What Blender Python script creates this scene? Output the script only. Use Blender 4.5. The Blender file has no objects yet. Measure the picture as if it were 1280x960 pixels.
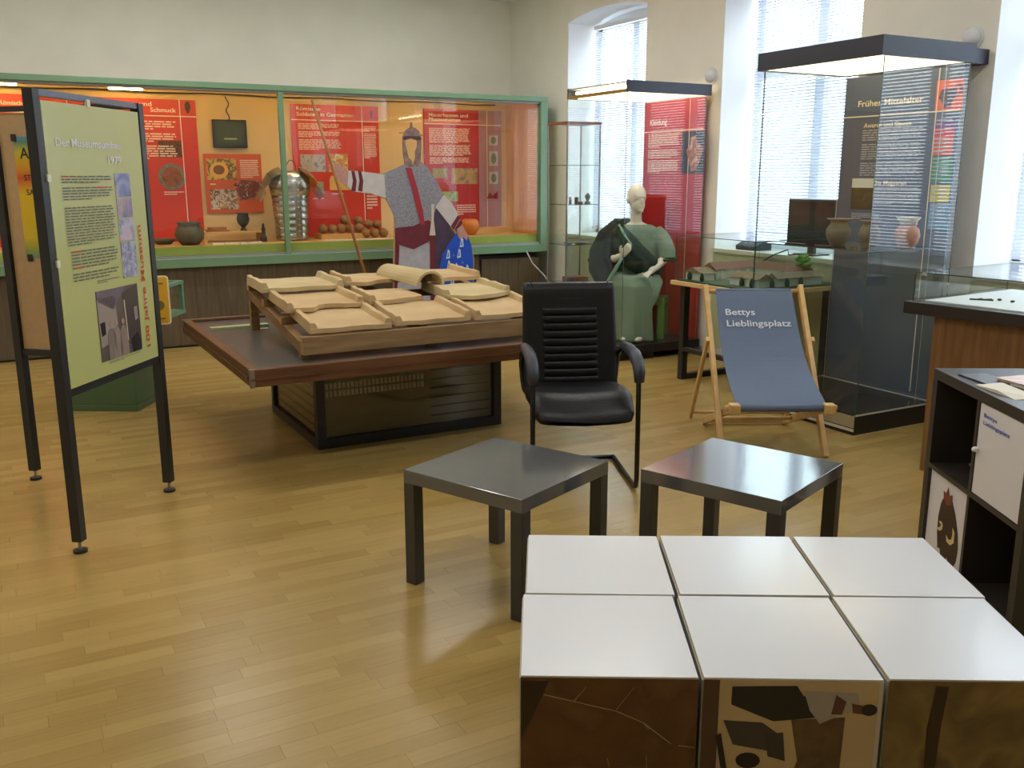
import bpy, bmesh, math, random
from mathutils import Vector, Matrix
random.seed(7)
SC = bpy.context.scene
COL = SC.collection
PI = math.pi

# ------------------------------------------------------------------ camera
CF, CYAW, CPITCH, CROLL, CH = 1160.77, .5007, .2206, .0014, 1.5113
_fw = Vector((math.sin(CYAW)*math.cos(CPITCH), math.cos(CYAW)*math.cos(CPITCH), -math.sin(CPITCH)))
_rt = Vector((math.cos(CYAW), -math.sin(CYAW), 0)); _dn = _fw.cross(_rt)
_r2 = _rt*math.cos(CROLL) + _dn*math.sin(CROLL)
_d2 = -_rt*math.sin(CROLL) + _dn*math.cos(CROLL)
cam_data = bpy.data.cameras.new('camera')
cam_data.sensor_width = 36; cam_data.lens = CF/1280*36; cam_data.clip_start = .05; cam_data.clip_end = 100
cam = bpy.data.objects.new('camera', cam_data); COL.objects.link(cam)
m = Matrix.Identity(4)
for i in range(3):
    m[i][0] = _r2[i]; m[i][1] = -_d2[i]; m[i][2] = -_fw[i]
m[2][3] = CH
cam.matrix_world = m
SC.camera = cam

# ------------------------------------------------------------------ sky, lamps, exposure
world = bpy.data.worlds.new('sky'); SC.world = world; world.use_nodes = True
bg = world.node_tree.nodes['Background']
bg.inputs[0].default_value = (.78, .88, 1.0, 1); bg.inputs[1].default_value = 7.5
SC.view_settings.view_transform = 'Standard'; SC.view_settings.look = 'None'
SC.view_settings.gamma = 1; SC.view_settings.use_curve_mapping = False
SC.view_settings.exposure = 0.0
try:
    SC.cycles.transparent_max_bounces = 40
except Exception:
    pass
LAMP_W = 16.0            # watts of each ceiling luminaire
LAMP_SPOTS = [(x, y) for y in (2.4, 5.2, 7.8) for x in (-1.6, 1.2, 3.6)]
XW, YW, ZC = 5.30, 9.71, 3.40          # right wall, back wall, ceiling
WIN = [(7.155, 8.486), (4.72, 6.12), (2.31, 3.71), (-.10, 1.30), (-2.5, -1.1)]   # window openings along the right wall
SPRING, RISE, SILL = 3.02, .07, .915

# ------------------------------------------------------------------ pixel -> place (used to measure the flat prints and outlines)
def ray(u, v):
    return _r2*((u-640)/CF) + _d2*((v-480)/CF) + _fw
def on_y(u, v, y):
    d = ray(u, v); t = y/d.y; return Vector((d.x*t, y, CH+d.z*t))
def on_z(u, v, z):
    d = ray(u, v); t = (z-CH)/d.z; return Vector((d.x*t, d.y*t, z))
def on_x(u, v, x):
    d = ray(u, v); t = x/d.x; return Vector((x, d.y*t, CH+d.z*t))
def proj(p):
    q = Vector(p) - Vector((0, 0, CH)); w = q.dot(_fw)
    return 640+CF*q.dot(_r2)/w, 480+CF*q.dot(_d2)/w, w

# ------------------------------------------------------------------ materials
def lin(c):
    def f(x):
        x /= 255.0
        return x/12.92 if x <= .04045 else ((x+.055)/1.055)**2.4
    return tuple(f(x) for x in c[:3])+(1,)
MATS = {}
def nodes_of(name):
    mt = bpy.data.materials.new(name); mt.use_nodes = True
    nt = mt.node_tree; return mt, nt, nt.nodes['Principled BSDF']
def M(name, col=None, rough=.5, metal=0., spec=.5, var=.0, scale=8., bump=0., bscale=60., emit=None, estr=0., stretch=(1, 1, 1), coat=0., col2=None, sheen=0.):
    if name in MATS: return MATS[name]
    mt, nt, b = nodes_of(name)
    b.inputs['Base Color'].default_value = lin(col); b.inputs['Roughness'].default_value = rough
    b.inputs['Metallic'].default_value = metal; b.inputs['Specular IOR Level'].default_value = spec
    if coat: b.inputs['Coat Weight'].default_value = coat; b.inputs['Coat Roughness'].default_value = .08
    if sheen: b.inputs['Sheen Weight'].default_value = sheen
    if emit: b.inputs['Emission Color'].default_value = lin(emit); b.inputs['Emission Strength'].default_value = estr
    if var or bump or col2:
        tc = nt.nodes.new('ShaderNodeTexCoord'); mp = nt.nodes.new('ShaderNodeMapping')
        mp.inputs['Scale'].default_value = stretch
        nt.links.new(tc.outputs['Object'], mp.inputs['Vector'])
    if var or col2:
        nz = nt.nodes.new('ShaderNodeTexNoise'); nz.inputs['Scale'].default_value = scale; nz.inputs['Detail'].default_value = 5
        nt.links.new(mp.outputs[0], nz.inputs['Vector'])
        rp = nt.nodes.new('ShaderNodeValToRGB'); rp.color_ramp.elements[0].position = .3; rp.color_ramp.elements[1].position = .7
        c = lin(col)
        if col2: a, d = c, lin(col2)
        else:
            a = tuple(x*(1-var) for x in c[:3])+(1,); d = tuple(min(1, x*(1+var)) for x in c[:3])+(1,)
        rp.color_ramp.elements[0].color = a; rp.color_ramp.elements[1].color = d
        nt.links.new(nz.outputs['Fac'], rp.inputs[0]); nt.links.new(rp.outputs[0], b.inputs['Base Color'])
    if bump:
        n2 = nt.nodes.new('ShaderNodeTexNoise'); n2.inputs['Scale'].default_value = bscale; n2.inputs['Detail'].default_value = 4
        nt.links.new(mp.outputs[0], n2.inputs['Vector'])
        bp = nt.nodes.new('ShaderNodeBump'); bp.inputs['Strength'].default_value = bump; bp.inputs['Distance'].default_value = .01
        nt.links.new(n2.outputs['Fac'], bp.inputs['Height']); nt.links.new(bp.outputs[0], b.inputs['Normal'])
    MATS[name] = mt; return mt
def photo(name, cols, scale=6., seed=0., rough=.3, detail=4., distort=.6, vor=False, spec=.4):
    """a printed photograph: patches of the photograph's own colours"""
    if name in MATS: return MATS[name]
    mt, nt, b = nodes_of(name); b.inputs['Roughness'].default_value = rough; b.inputs['Specular IOR Level'].default_value = spec
    tc = nt.nodes.new('ShaderNodeTexCoord'); mp = nt.nodes.new('ShaderNodeMapping'); mp.inputs['Location'].default_value = (seed, seed*1.7, seed*.3)
    nt.links.new(tc.outputs['Object'], mp.inputs['Vector'])
    nz = nt.nodes.new('ShaderNodeTexNoise'); nz.inputs['Scale'].default_value = scale; nz.inputs['Detail'].default_value = detail; nz.inputs['Distortion'].default_value = distort
    nt.links.new(mp.outputs[0], nz.inputs['Vector'])
    rp = nt.nodes.new('ShaderNodeValToRGB'); cr = rp.color_ramp
    n = len(cols)
    for i, c in enumerate(cols):
        p = .3+.4*i/max(1, n-1)
        e = cr.elements[i] if i < 2 else cr.elements.new(p)
        e.position = p; e.color = lin(c)
    nt.links.new(nz.outputs['Fac'], rp.inputs[0]); nt.links.new(rp.outputs[0], b.inputs['Base Color'])
    MATS[name] = mt; return mt
def ramp_z(name, stops, z0, z1, rough=.35):
    """a print that runs through several colours from bottom to top"""
    mt, nt, b = nodes_of(name); b.inputs['Roughness'].default_value = rough
    tc = nt.nodes.new('ShaderNodeTexCoord'); sp = nt.nodes.new('ShaderNodeSeparateXYZ'); mr = nt.nodes.new('ShaderNodeMapRange')
    mr.inputs['From Min'].default_value = z0; mr.inputs['From Max'].default_value = z1
    nt.links.new(tc.outputs['Object'], sp.inputs[0]); nt.links.new(sp.outputs['Z'], mr.inputs['Value'])
    rp = nt.nodes.new('ShaderNodeValToRGB'); cr = rp.color_ramp
    for i, (p, c) in enumerate(stops):
        e = cr.elements[i] if i < 2 else cr.elements.new(p)
        e.position = p; e.color = lin(c)
    nt.links.new(mr.outputs[0], rp.inputs[0]); nt.links.new(rp.outputs[0], b.inputs['Base Color'])
    MATS[name] = mt; return mt
def wood(name, c1, c2, stretch=(1, 14, 14), scale=3., rough=.4, spec=.4, coat=0.):
    if name in MATS: return MATS[name]
    return M(name, c1, rough, col2=c2, scale=scale, stretch=stretch, spec=spec, coat=coat, bump=.08, bscale=scale*6)
def glass(name, tint=(.965, .985, .975), ior=1.45, boost=1.0):
    mt = bpy.data.materials.new(name); mt.use_nodes = True; nt = mt.node_tree; nt.nodes.clear()
    o = nt.nodes.new('ShaderNodeOutputMaterial'); t = nt.nodes.new('ShaderNodeBsdfTransparent'); g = nt.nodes.new('ShaderNodeBsdfGlossy')
    t.inputs[0].default_value = tint+(1,); g.inputs['Roughness'].default_value = .0
    fr = nt.nodes.new('ShaderNodeFresnel'); ge = nt.nodes.new('ShaderNodeNewGeometry'); ma = nt.nodes.new('ShaderNodeMapRange')   # the same reflectance on either side of the sheet
    ma.inputs['To Min'].default_value = ior; ma.inputs['To Max'].default_value = 1/ior
    nt.links.new(ge.outputs['Backfacing'], ma.inputs['Value']); nt.links.new(ma.outputs[0], fr.inputs['IOR'])
    mx = nt.nodes.new('ShaderNodeMixShader')
    mu = nt.nodes.new('ShaderNodeMath'); mu.operation = 'MULTIPLY'; mu.inputs[1].default_value = boost; mu.use_clamp = True
    nt.links.new(fr.outputs[0], mu.inputs[0]); nt.links.new(mu.outputs[0], mx.inputs[0])
    nt.links.new(t.outputs[0], mx.inputs[1]); nt.links.new(g.outputs[0], mx.inputs[2]); nt.links.new(mx.outputs[0], o.inputs[0])
    MATS[name] = mt; return mt
GLASS = glass('clear_glass'); GEDGE = M('glass_edge', (70, 92, 84), .15, spec=.6)
GLASS_D = glass('smoked_glass', (.86, .85, .80))
WHITE = M('white_print', (238, 238, 238), .35)
LETTER = M('white_lettering', (245, 240, 232), .5)

# ------------------------------------------------------------------ mesh building
class G:
    def __init__(s): s.v = []; s.f = []; s.mi = []
    def add(s, vs, fs, mi=0):
        o = len(s.v); s.v += [tuple(x) for x in vs]
        for f in fs: s.f.append([i+o for i in f]); s.mi.append(mi)
        return s
    def box(s, x0, x1, y0, y1, z0, z1, mi=0):
        vs = [(x, y, z) for z in (z0, z1) for y in (y0, y1) for x in (x0, x1)]
        return s.add(vs, [(0, 2, 3, 1), (4, 5, 7, 6), (0, 1, 5, 4), (2, 6, 7, 3), (0, 4, 6, 2), (1, 3, 7, 5)], mi)
    def pane(s, x0, x1, y0, y1, z0, z1):
        """a glass sheet: clear faces, green-grey edges"""
        d = (x1-x0, y1-y0, z1-z0); k = d.index(min(d)); o = len(s.f)
        s.box(x0, x1, y0, y1, z0, z1, 1)
        pair = {2: (0, 1), 1: (2, 3), 0: (4, 5)}[k]
        for i in pair: s.mi[o+i] = 0
        return s
    def beam(s, p, q, w, h, up=(0, 0, 1), mi=0):
        p = Vector(p); q = Vector(q); d = (q-p).normalized(); up = Vector(up)
        if abs(d.dot(up)) > .98: up = Vector((0, 1, 0))
        a = d.cross(up).normalized(); b = a.cross(d)
        vs = [c+a*(w/2*i)+b*(h/2*j) for c in (p, q) for j in (-1, 1) for i in (-1, 1)]
        return s.add(vs, [(0, 1, 3, 2), (4, 6, 7, 5), (0, 4, 5, 1), (2, 3, 7, 6), (0, 2, 6, 4), (1, 5, 7, 3)], mi)
    def prism(s, poly, vec, mi=0):
        n = len(poly); vec = Vector(vec); a = [Vector(p) for p in poly]
        nrm = Vector((0, 0, 0))
        for i in range(n):
            nrm += (a[i]-a[0]).cross(a[(i+1) % n]-a[0])
        if nrm.dot(vec) > 0: a.reverse()
        vs = a+[p+vec for p in a]
        fs = [list(range(n)), list(range(2*n-1, n-1, -1))]+[(i, i+n, (i+1) % n+n, (i+1) % n) for i in range(n)]
        return s.add(vs, fs, mi)
    def ringprism(s, outer, inner, vec, mi=0):
        n = len(outer); vec = Vector(vec)
        o = [Vector(p) for p in outer]; i_ = [Vector(p) for p in inner]
        vs = o+i_+[p+vec for p in o]+[p+vec for p in i_]
        fs = []
        for k in range(n):
            j = (k+1) % n
            fs += [(k, j, n+j, n+k), (2*n+k, 3*n+k, 3*n+j, 2*n+j), (k, 2*n+k, 2*n+j, j), (n+k, n+j, 3*n+j, 3*n+k)]
        return s.add(vs, fs, mi)
    def tube(s, path, r, n=10, mi=0, closed=False):
        P = [Vector(p) for p in path]; m = len(P); rs = r if isinstance(r, (list, tuple)) else [r]*m
        prev = None; vs = []
        for i in range(m):
            a = P[(i-1) % m] if (closed or i > 0) else P[0]; b = P[(i+1) % m] if (closed or i < m-1) else P[-1]
            d = (b-a).normalized()
            if prev is None:
                t = Vector((0, 0, 1)) if abs(d.z) < .9 else Vector((1, 0, 0))
                u = d.cross(t).normalized()
            else:
                u = (prev-d*prev.dot(d)).normalized()
            w = d.cross(u); prev = u
            for k in range(n):
                an = 2*PI*k/n; vs.append(P[i]+(u*math.cos(an)+w*math.sin(an))*rs[i])
        fs = []
        for i in range(m if closed else m-1):
            j = (i+1) % m
            for k in range(n):
                l = (k+1) % n; fs.append((i*n+k, i*n+l, j*n+l, j*n+k))
        if not closed:
            fs.append(list(range(n-1, -1, -1))); fs.append([(m-1)*n+k for k in range(n)])
        return s.add(vs, fs, mi)
    def lathe(s, prof, c=(0, 0, 0), n=24, mi=0, sx=1, sy=1):
        vs = []; m = len(prof)
        for r, z in prof:
            for k in range(n):
                a = 2*PI*k/n; vs.append((c[0]+r*sx*math.cos(a), c[1]+r*sy*math.sin(a), c[2]+z))
        fs = []
        for i in range(m-1):
            for k in range(n):
                l = (k+1) % n; fs.append((i*n+k, i*n+l, (i+1)*n+l, (i+1)*n+k))
        fs.append(list(range(n-1, -1, -1))); fs.append([(m-1)*n+k for k in range(n)])
        return s.add(vs, fs, mi)
    def ell(s, c, r, n=16, m=10, mi=0, rot=None):
        vs = []; R = rot or Matrix.Identity(3); c = Vector(c)
        for i in range(1, m):
            t = PI*i/m
            for k in range(n):
                a = 2*PI*k/n
                vs.append(c+R @ Vector((r[0]*math.sin(t)*math.cos(a), r[1]*math.sin(t)*math.sin(a), -r[2]*math.cos(t))))
        b = len(vs); vs.append(c+R @ Vector((0, 0, -r[2]))); vs.append(c+R @ Vector((0, 0, r[2])))
        fs = []
        for i in range(m-2):
            for k in range(n):
                l = (k+1) % n; fs.append((i*n+k, i*n+l, (i+1)*n+l, (i+1)*n+k))
        for k in range(n):
            l = (k+1) % n; fs.append((b, l, k)); fs.append((b+1, (m-2)*n+k, (m-2)*n+l))
        return s.add(vs, fs, mi)
    def loft(s, rings, mi=0, caps=True):
        n = len(rings[0]); vs = [p for r in rings for p in r]; fs = []
        for i in range(len(rings)-1):
            for k in range(n):
                l = (k+1) % n; fs.append((i*n+k, i*n+l, (i+1)*n+l, (i+1)*n+k))
        if caps:
            fs.append(list(range(n-1, -1, -1))); fs.append([(len(rings)-1)*n+k for k in range(n)])
        return s.add(vs, fs, mi)
FRAMES = {}
def build(name, g, mats, parent=None, world=False, smooth=False, bevel=0., subd=0, remesh=0., solid=0., fixn=False):
    me = bpy.data.meshes.new(name)
    vs = g.v
    if parent is not None and world:
        inv = FRAMES[parent].inverted(); vs = [tuple(inv @ Vector(p)) for p in vs]
    me.from_pydata(vs, [], g.f); 
    for mt in (mats if isinstance(mats, (list, tuple)) else [mats]): me.materials.append(mt)
    if any(g.mi): me.polygons.foreach_set('material_index', g.mi)
    if fixn:
        bm = bmesh.new(); bm.from_mesh(me); bmesh.ops.recalc_face_normals(bm, faces=bm.faces); bm.to_mesh(me); bm.free()
    if smooth: me.polygons.foreach_set('use_smooth', [True]*len(me.polygons))
    me.update()
    o = bpy.data.objects.new(name, me); COL.objects.link(o)
    if solid:
        d = o.modifiers.new('thickness', 'SOLIDIFY'); d.thickness = solid
    if remesh:
        d = o.modifiers.new('remesh', 'REMESH'); d.mode = 'VOXEL'; d.voxel_size = remesh; d.use_smooth_shade = True
        d = o.modifiers.new('smooth', 'SMOOTH'); d.iterations = 2; d.factor = .5
    if bevel:
        d = o.modifiers.new('bevel', 'BEVEL'); d.width = bevel; d.segments = 2; d.limit_method = 'ANGLE'
    if subd:
        d = o.modifiers.new('subdivision', 'SUBSURF'); d.levels = subd; d.render_levels = subd
    if parent is not None:
        o.parent = parent
        FRAMES[o] = FRAMES[parent]
    else: FRAMES[o] = Matrix.Identity(4)
    return o
def tag(o, label=None, cat=None, group=None, kind=None):
    if label: o['label'] = label
    if cat: o['category'] = cat
    if group: o['group'] = group
    if kind: o['kind'] = kind
    return o
def thing(name, label, cat, loc=(0, 0, 0), rotz=0., group=None, kind=None):
    o = bpy.data.objects.new(name, None); COL.objects.link(o)
    o.empty_display_size = .1; o.location = loc; o.rotation_euler = (0, 0, rotz)
    FRAMES[o] = Matrix.Translation(Vector(loc)) @ Matrix.Rotation(rotz, 4, 'Z')
    return tag(o, label, cat, group, kind)
def single(name, g, mats, label, cat, group=None, loc=None, **k):
    """a thing that is one mesh; its verts are in the world, its origin goes to its base"""
    if loc is None:
        xs = [p[0] for p in g.v]; ys = [p[1] for p in g.v]; zs = [p[2] for p in g.v]
        loc = ((min(xs)+max(xs))/2, (min(ys)+max(ys))/2, min(zs))
    g.v = [(p[0]-loc[0], p[1]-loc[1], p[2]-loc[2]) for p in g.v]
    o = build(name, g, mats, **k); o.location = loc
    return tag(o, label, cat, group)
def struct(name, g, mats, parent=None, **k):
    o = build(name, g, mats, parent, **k)
    if parent is None: o['kind'] = 'structure'
    return o

# ------------------------------------------------------------------ lettering (flat print)
TXT = {}
def pretext(strings):
    obs = []
    for t in strings:
        cu = bpy.data.curves.new('lettering', 'FONT'); cu.body = t; cu.size = 1; cu.offset = .012; cu.resolution_u = 3
        o = bpy.data.objects.new('lettering', cu); COL.objects.link(o); obs.append((t, o, cu))
    dg = bpy.context.evaluated_depsgraph_get(); dg.update()
    for t, o, cu in obs:
        me = bpy.data.meshes.new_from_object(o.evaluated_get(dg))
        vs = [(v.co.x, v.co.y) for v in me.vertices]; fs = [list(p.vertices) for p in me.polygons]
        x0 = min(v[0] for v in vs); x1 = max(v[0] for v in vs)
        TXT[t] = ([(x-x0, y) for x, y in vs], fs, x1-x0)
        bpy.data.meshes.remove(me)
    for t, o, cu in obs:
        bpy.data.objects.remove(o); bpy.data.curves.remove(cu)
pretext(['Der Museumsumbau', '1979', '100 Jahre Museum', 'A', 'ST', 'SA', 'Römische', 'und', 'Schmuck', 'Soldaten in Germanien',
         'Mauerbauten und', 'Pfostenhütten', 'Kleidung', 'Frühes Mittelalter', 'Awaren und Slawen', 'Die Magyaren', 'Bettys', 'Lieblingsplatz'])
class Panel:
    """a flat board at O (its top-left corner) with r (to the right) and u (up); prints are laid on it in fractions of w and h"""
    def __init__(s, parent, O, r, u, w, h, world=True):
        s.p = parent; s.O = Vector(O); s.r = Vector(r).normalized(); s.u = Vector(u).normalized(); s.n = s.r.cross(s.u)
        s.w = w; s.h = h; s.world = world
    def pt(s, x, y, lift=0.): return s.O+s.r*(x*s.w)-s.u*(y*s.h)+s.n*lift
    def board(s, name, mat, thick=.012, **k):
        g = G().prism([s.pt(0, 0), s.pt(0, 1), s.pt(1, 1), s.pt(1, 0)], -s.n*thick)
        return build(name, g, mat, s.p, world=s.world, **k)
    def poly(s, name, pts, mat, lift=.0015, parent=None, t=.001):
        g = G().prism([s.pt(x, y, lift) for x, y in pts], -s.n*t)
        return build(name, g, mat, parent or s.p, world=s.world)
    def rect(s, name, x0, y0, x1, y1, mat, lift=.0015, parent=None):
        return s.poly(name, [(x0, y0), (x0, y1), (x1, y1), (x1, y0)], mat, lift, parent)
    def disc(s, name, cx, cy, rx, ry, mat, lift=.002, n=20, parent=None):
        return s.poly(name, [(cx+rx*math.cos(-2*PI*k/n), cy+ry*math.sin(-2*PI*k/n)) for k in range(n)], mat, lift, parent)
    def text(s, t, x, y, cap, mat, width=None, lift=.003, vertical=False, name='lettering', parent=None):
        """baseline-left at (x, y); cap height as a fraction of h; width as a fraction of w"""
        vs, fs, tw = TXT[t]; k = cap*s.h/.70
        kx = (width*(s.h if vertical else s.w)/tw) if width else k
        o = s.pt(x, y, lift); a, b = (s.u, -s.r) if vertical else (s.r, s.u)
        g = G().add([o+a*(vx*kx)+b*(vy*k) for vx, vy in vs], fs)
        o_ = build(name, g, mat, parent or s.p, world=s.world); o_['kind'] = 'stuff'; return o_
    def para(s, x0, y0, x1, y1, n, mat, lift=.003, fill=.55, gaps=(), name='text_block', parent=None, seed=1):
        rnd = random.Random(seed); g = G(); dh = (y1-y0)/n
        for i in range(n):
            if i in gaps: continue
            y = y0+dh*i; x = x0; end = x1-(x1-x0)*rnd.random()*.08
            if i+1 in gaps or i == n-1: end = x0+(x1-x0)*(.3+.5*rnd.random())
            while x < end-.01*(x1-x0):
                wd = min((x1-x0)*(.05+.12*rnd.random()), end-x)
                g.add([s.pt(x, y, lift), s.pt(x, y+dh*fill, lift), s.pt(x+wd, y+dh*fill, lift), s.pt(x+wd, y, lift)], [(0, 1, 2, 3)])
                x += wd+(x1-x0)*.018
        o = build(name, g, mat, parent or s.p, world=s.world); o['kind'] = 'stuff'; return o
def panel_px(parent, tl, tr, bl, fn, **k):
    """a Panel from three measured corners; fn turns a pixel into a place on the panel's plane"""
    a, b, c = fn(*tl), fn(*tr), fn(*bl)
    return Panel(parent, a, b-a, a-c, (b-a).length, (a-c).length, **k)

# ================================================================== THE SETTING
X0, Y0 = -4.0, -3.2
WALL = M('painted_plaster', (240, 236, 222), .75, var=.03, scale=3., bump=.03, bscale=120, spec=.25)
CEIL = M('white_ceiling', (238, 236, 228), .8, spec=.2)
BASEW = M('white_skirting', (206, 202, 192), .5)
GREENWALL = M('pale_green_parapet_paint', (186, 190, 150), .6, var=.03)
SUB = M('subfloor', (140, 105, 60), .8)
struct('wall_back', G().box(X0-.2, XW+.45, YW, YW+.2, -.1, ZC+.1), WALL)
struct('wall_left', G().box(X0-.2, X0, Y0-.2, YW, -.1, ZC+.1), WALL)
struct('wall_front', G().box(X0, XW+.45, Y0-.2, Y0, -.1, ZC+.1), WALL)
struct('ceiling', G().box(X0, XW+.45, Y0, YW, ZC, ZC+.1), CEIL)
g = G(); XO = XW+.45
ws = sorted(WIN); edges = [Y0]+[e for w in ws for e in w]+[YW]
for i in range(0, len(edges), 2): g.box(XW, XO, edges[i], edges[i+1], -.1, ZC)
for y0, y1 in ws:
    g.box(XW, XO, y0, y1, -.1, SILL-.03)
    arc = []
    for k in range(17):
        t = -1+2*k/16; arc.append((XW, (y0+y1)/2+t*(y1-y0)/2, SPRING+RISE*(1-t*t)))
    g.prism([(XW, y0, ZC)]+arc+[(XW, y1, ZC)], (XO-XW, 0, 0))
struct('wall_right', g, WALL)
struct('baseboard_back', G().box(X0, XW, YW-.015, YW, 0, .07), BASEW)
struct('baseboard_right', G().box(XW-.015, XW, Y0, YW-.02, 0, .07), BASEW)

# ---- floor: every strip of the laminate is a piece; the nearest are objects of their own
def plank_mat(name, island):
    mt, nt, b = nodes_of(name)
    src = nt.nodes.new('ShaderNodeNewGeometry').outputs['Random Per Island'] if island else nt.nodes.new('ShaderNodeObjectInfo').outputs['Random']
    tc = nt.nodes.new('ShaderNodeNewGeometry'); mp = nt.nodes.new('ShaderNodeMapping'); mp.inputs['Scale'].default_value = (1.2, 22, 1)
    nt.links.new(tc.outputs['Position'], mp.inputs['Vector'])
    off = nt.nodes.new('ShaderNodeCombineXYZ'); mul = nt.nodes.new('ShaderNodeMath'); mul.operation = 'MULTIPLY'; mul.inputs[1].default_value = 40
    nt.links.new(src, mul.inputs[0]); nt.links.new(mul.outputs[0], off.inputs['X']); nt.links.new(off.outputs[0], mp.inputs['Location'])
    nz = nt.nodes.new('ShaderNodeTexNoise'); nz.inputs['Scale'].default_value = 3.5; nz.inputs['Detail'].default_value = 6; nz.inputs['Distortion'].default_value = .4
    nt.links.new(mp.outputs[0], nz.inputs['Vector'])
    mix = nt.nodes.new('ShaderNodeMix'); mix.data_type = 'FLOAT'; mix.inputs[0].default_value = .45
    nt.links.new(nz.outputs['Fac'], mix.inputs[2]); nt.links.new(src, mix.inputs[3])
    rp = nt.nodes.new('ShaderNodeValToRGB'); cr = rp.color_ramp
    cr.elements[0].position = .22; cr.elements[0].color = lin((158, 129, 70)); cr.elements[1].position = .78; cr.elements[1].color = lin((178, 150, 88))
    nt.links.new(mix.outputs[0], rp.inputs[0]); nt.links.new(rp.outputs[0], b.inputs['Base Color'])
    b.inputs['Roughness'].default_value = .27; b.inputs['Specular IOR Level'].default_value = .5
    return mt
PM, PMI = plank_mat('laminate_strip', False), plank_mat('laminate_strips_far', True)
floor = struct('floor', G().box(X0, XW, Y0, YW, -.1, -.012), SUB)
SW = .066; LENS = [.30, .38, .46, .54]
def strip_mesh(L):
    me = bpy.data.meshes.new('plank'); a, e = SW/2-.0001, .0002; l = L/2-.0001
    g = G(); g.loft([[(-l, -a, -.010), (l, -a, -.010), (l, a, -.010), (-l, a, -.010)], [(-l, -a, -.0006), (l, -a, -.0006), (l, a, -.0006), (-l, a, -.0006)],
                     [(-l+e, -a+e, 0), (l-e, -a+e, 0), (l-e, a-e, 0), (-l+e, a-e, 0)]])
    me.from_pydata(g.v, [], g.f); me.materials.append(PM); return me, g
SM = {L: strip_mesh(L) for L in LENS}
strips = []
rnd = random.Random(3); y = Y0+SW/2
while y < YW-SW/2:
    x = X0+rnd.random()*-.3
    while x < XW:
        L = rnd.choice(LENS); a, b = max(x, X0), min(x+L, XW)
        if b-a > .05: strips.append(((a+b)/2, y, L if b-a > L-1e-6 else b-a))
        x += L
    y += SW
def seen(s):
    if s[2] not in SM: return None
    u, v, w = proj((s[0], s[1], 0))
    if w < .5 or not (-40 < u < 1320 and 300 < v < 985): return None
    if u > 640 and v > 850: return None
    return w
vis = sorted([(seen(s), i) for i, s in enumerate(strips) if seen(s) is not None])[:300]
near = {i for _, i in vis}
gf = G()
for i, (x, y, L) in enumerate(strips):
    if i in near:
        o = bpy.data.objects.new('plank', SM[L][0]); COL.objects.link(o); o.location = (x, y, 0); o.parent = floor
    else:
        l = L/2-.0001; a, e = SW/2-.0001, .0002
        gf.loft([[(x-l, y-a, -.010), (x+l, y-a, -.010), (x+l, y+a, -.010), (x-l, y+a, -.010)], [(x-l+e, y-a+e, 0), (x+l-e, y-a+e, 0), (x+l-e, y+a-e, 0), (x-l+e, y+a-e, 0)]])
tag(build('plank_field', gf, PMI, floor), kind='stuff')

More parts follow.
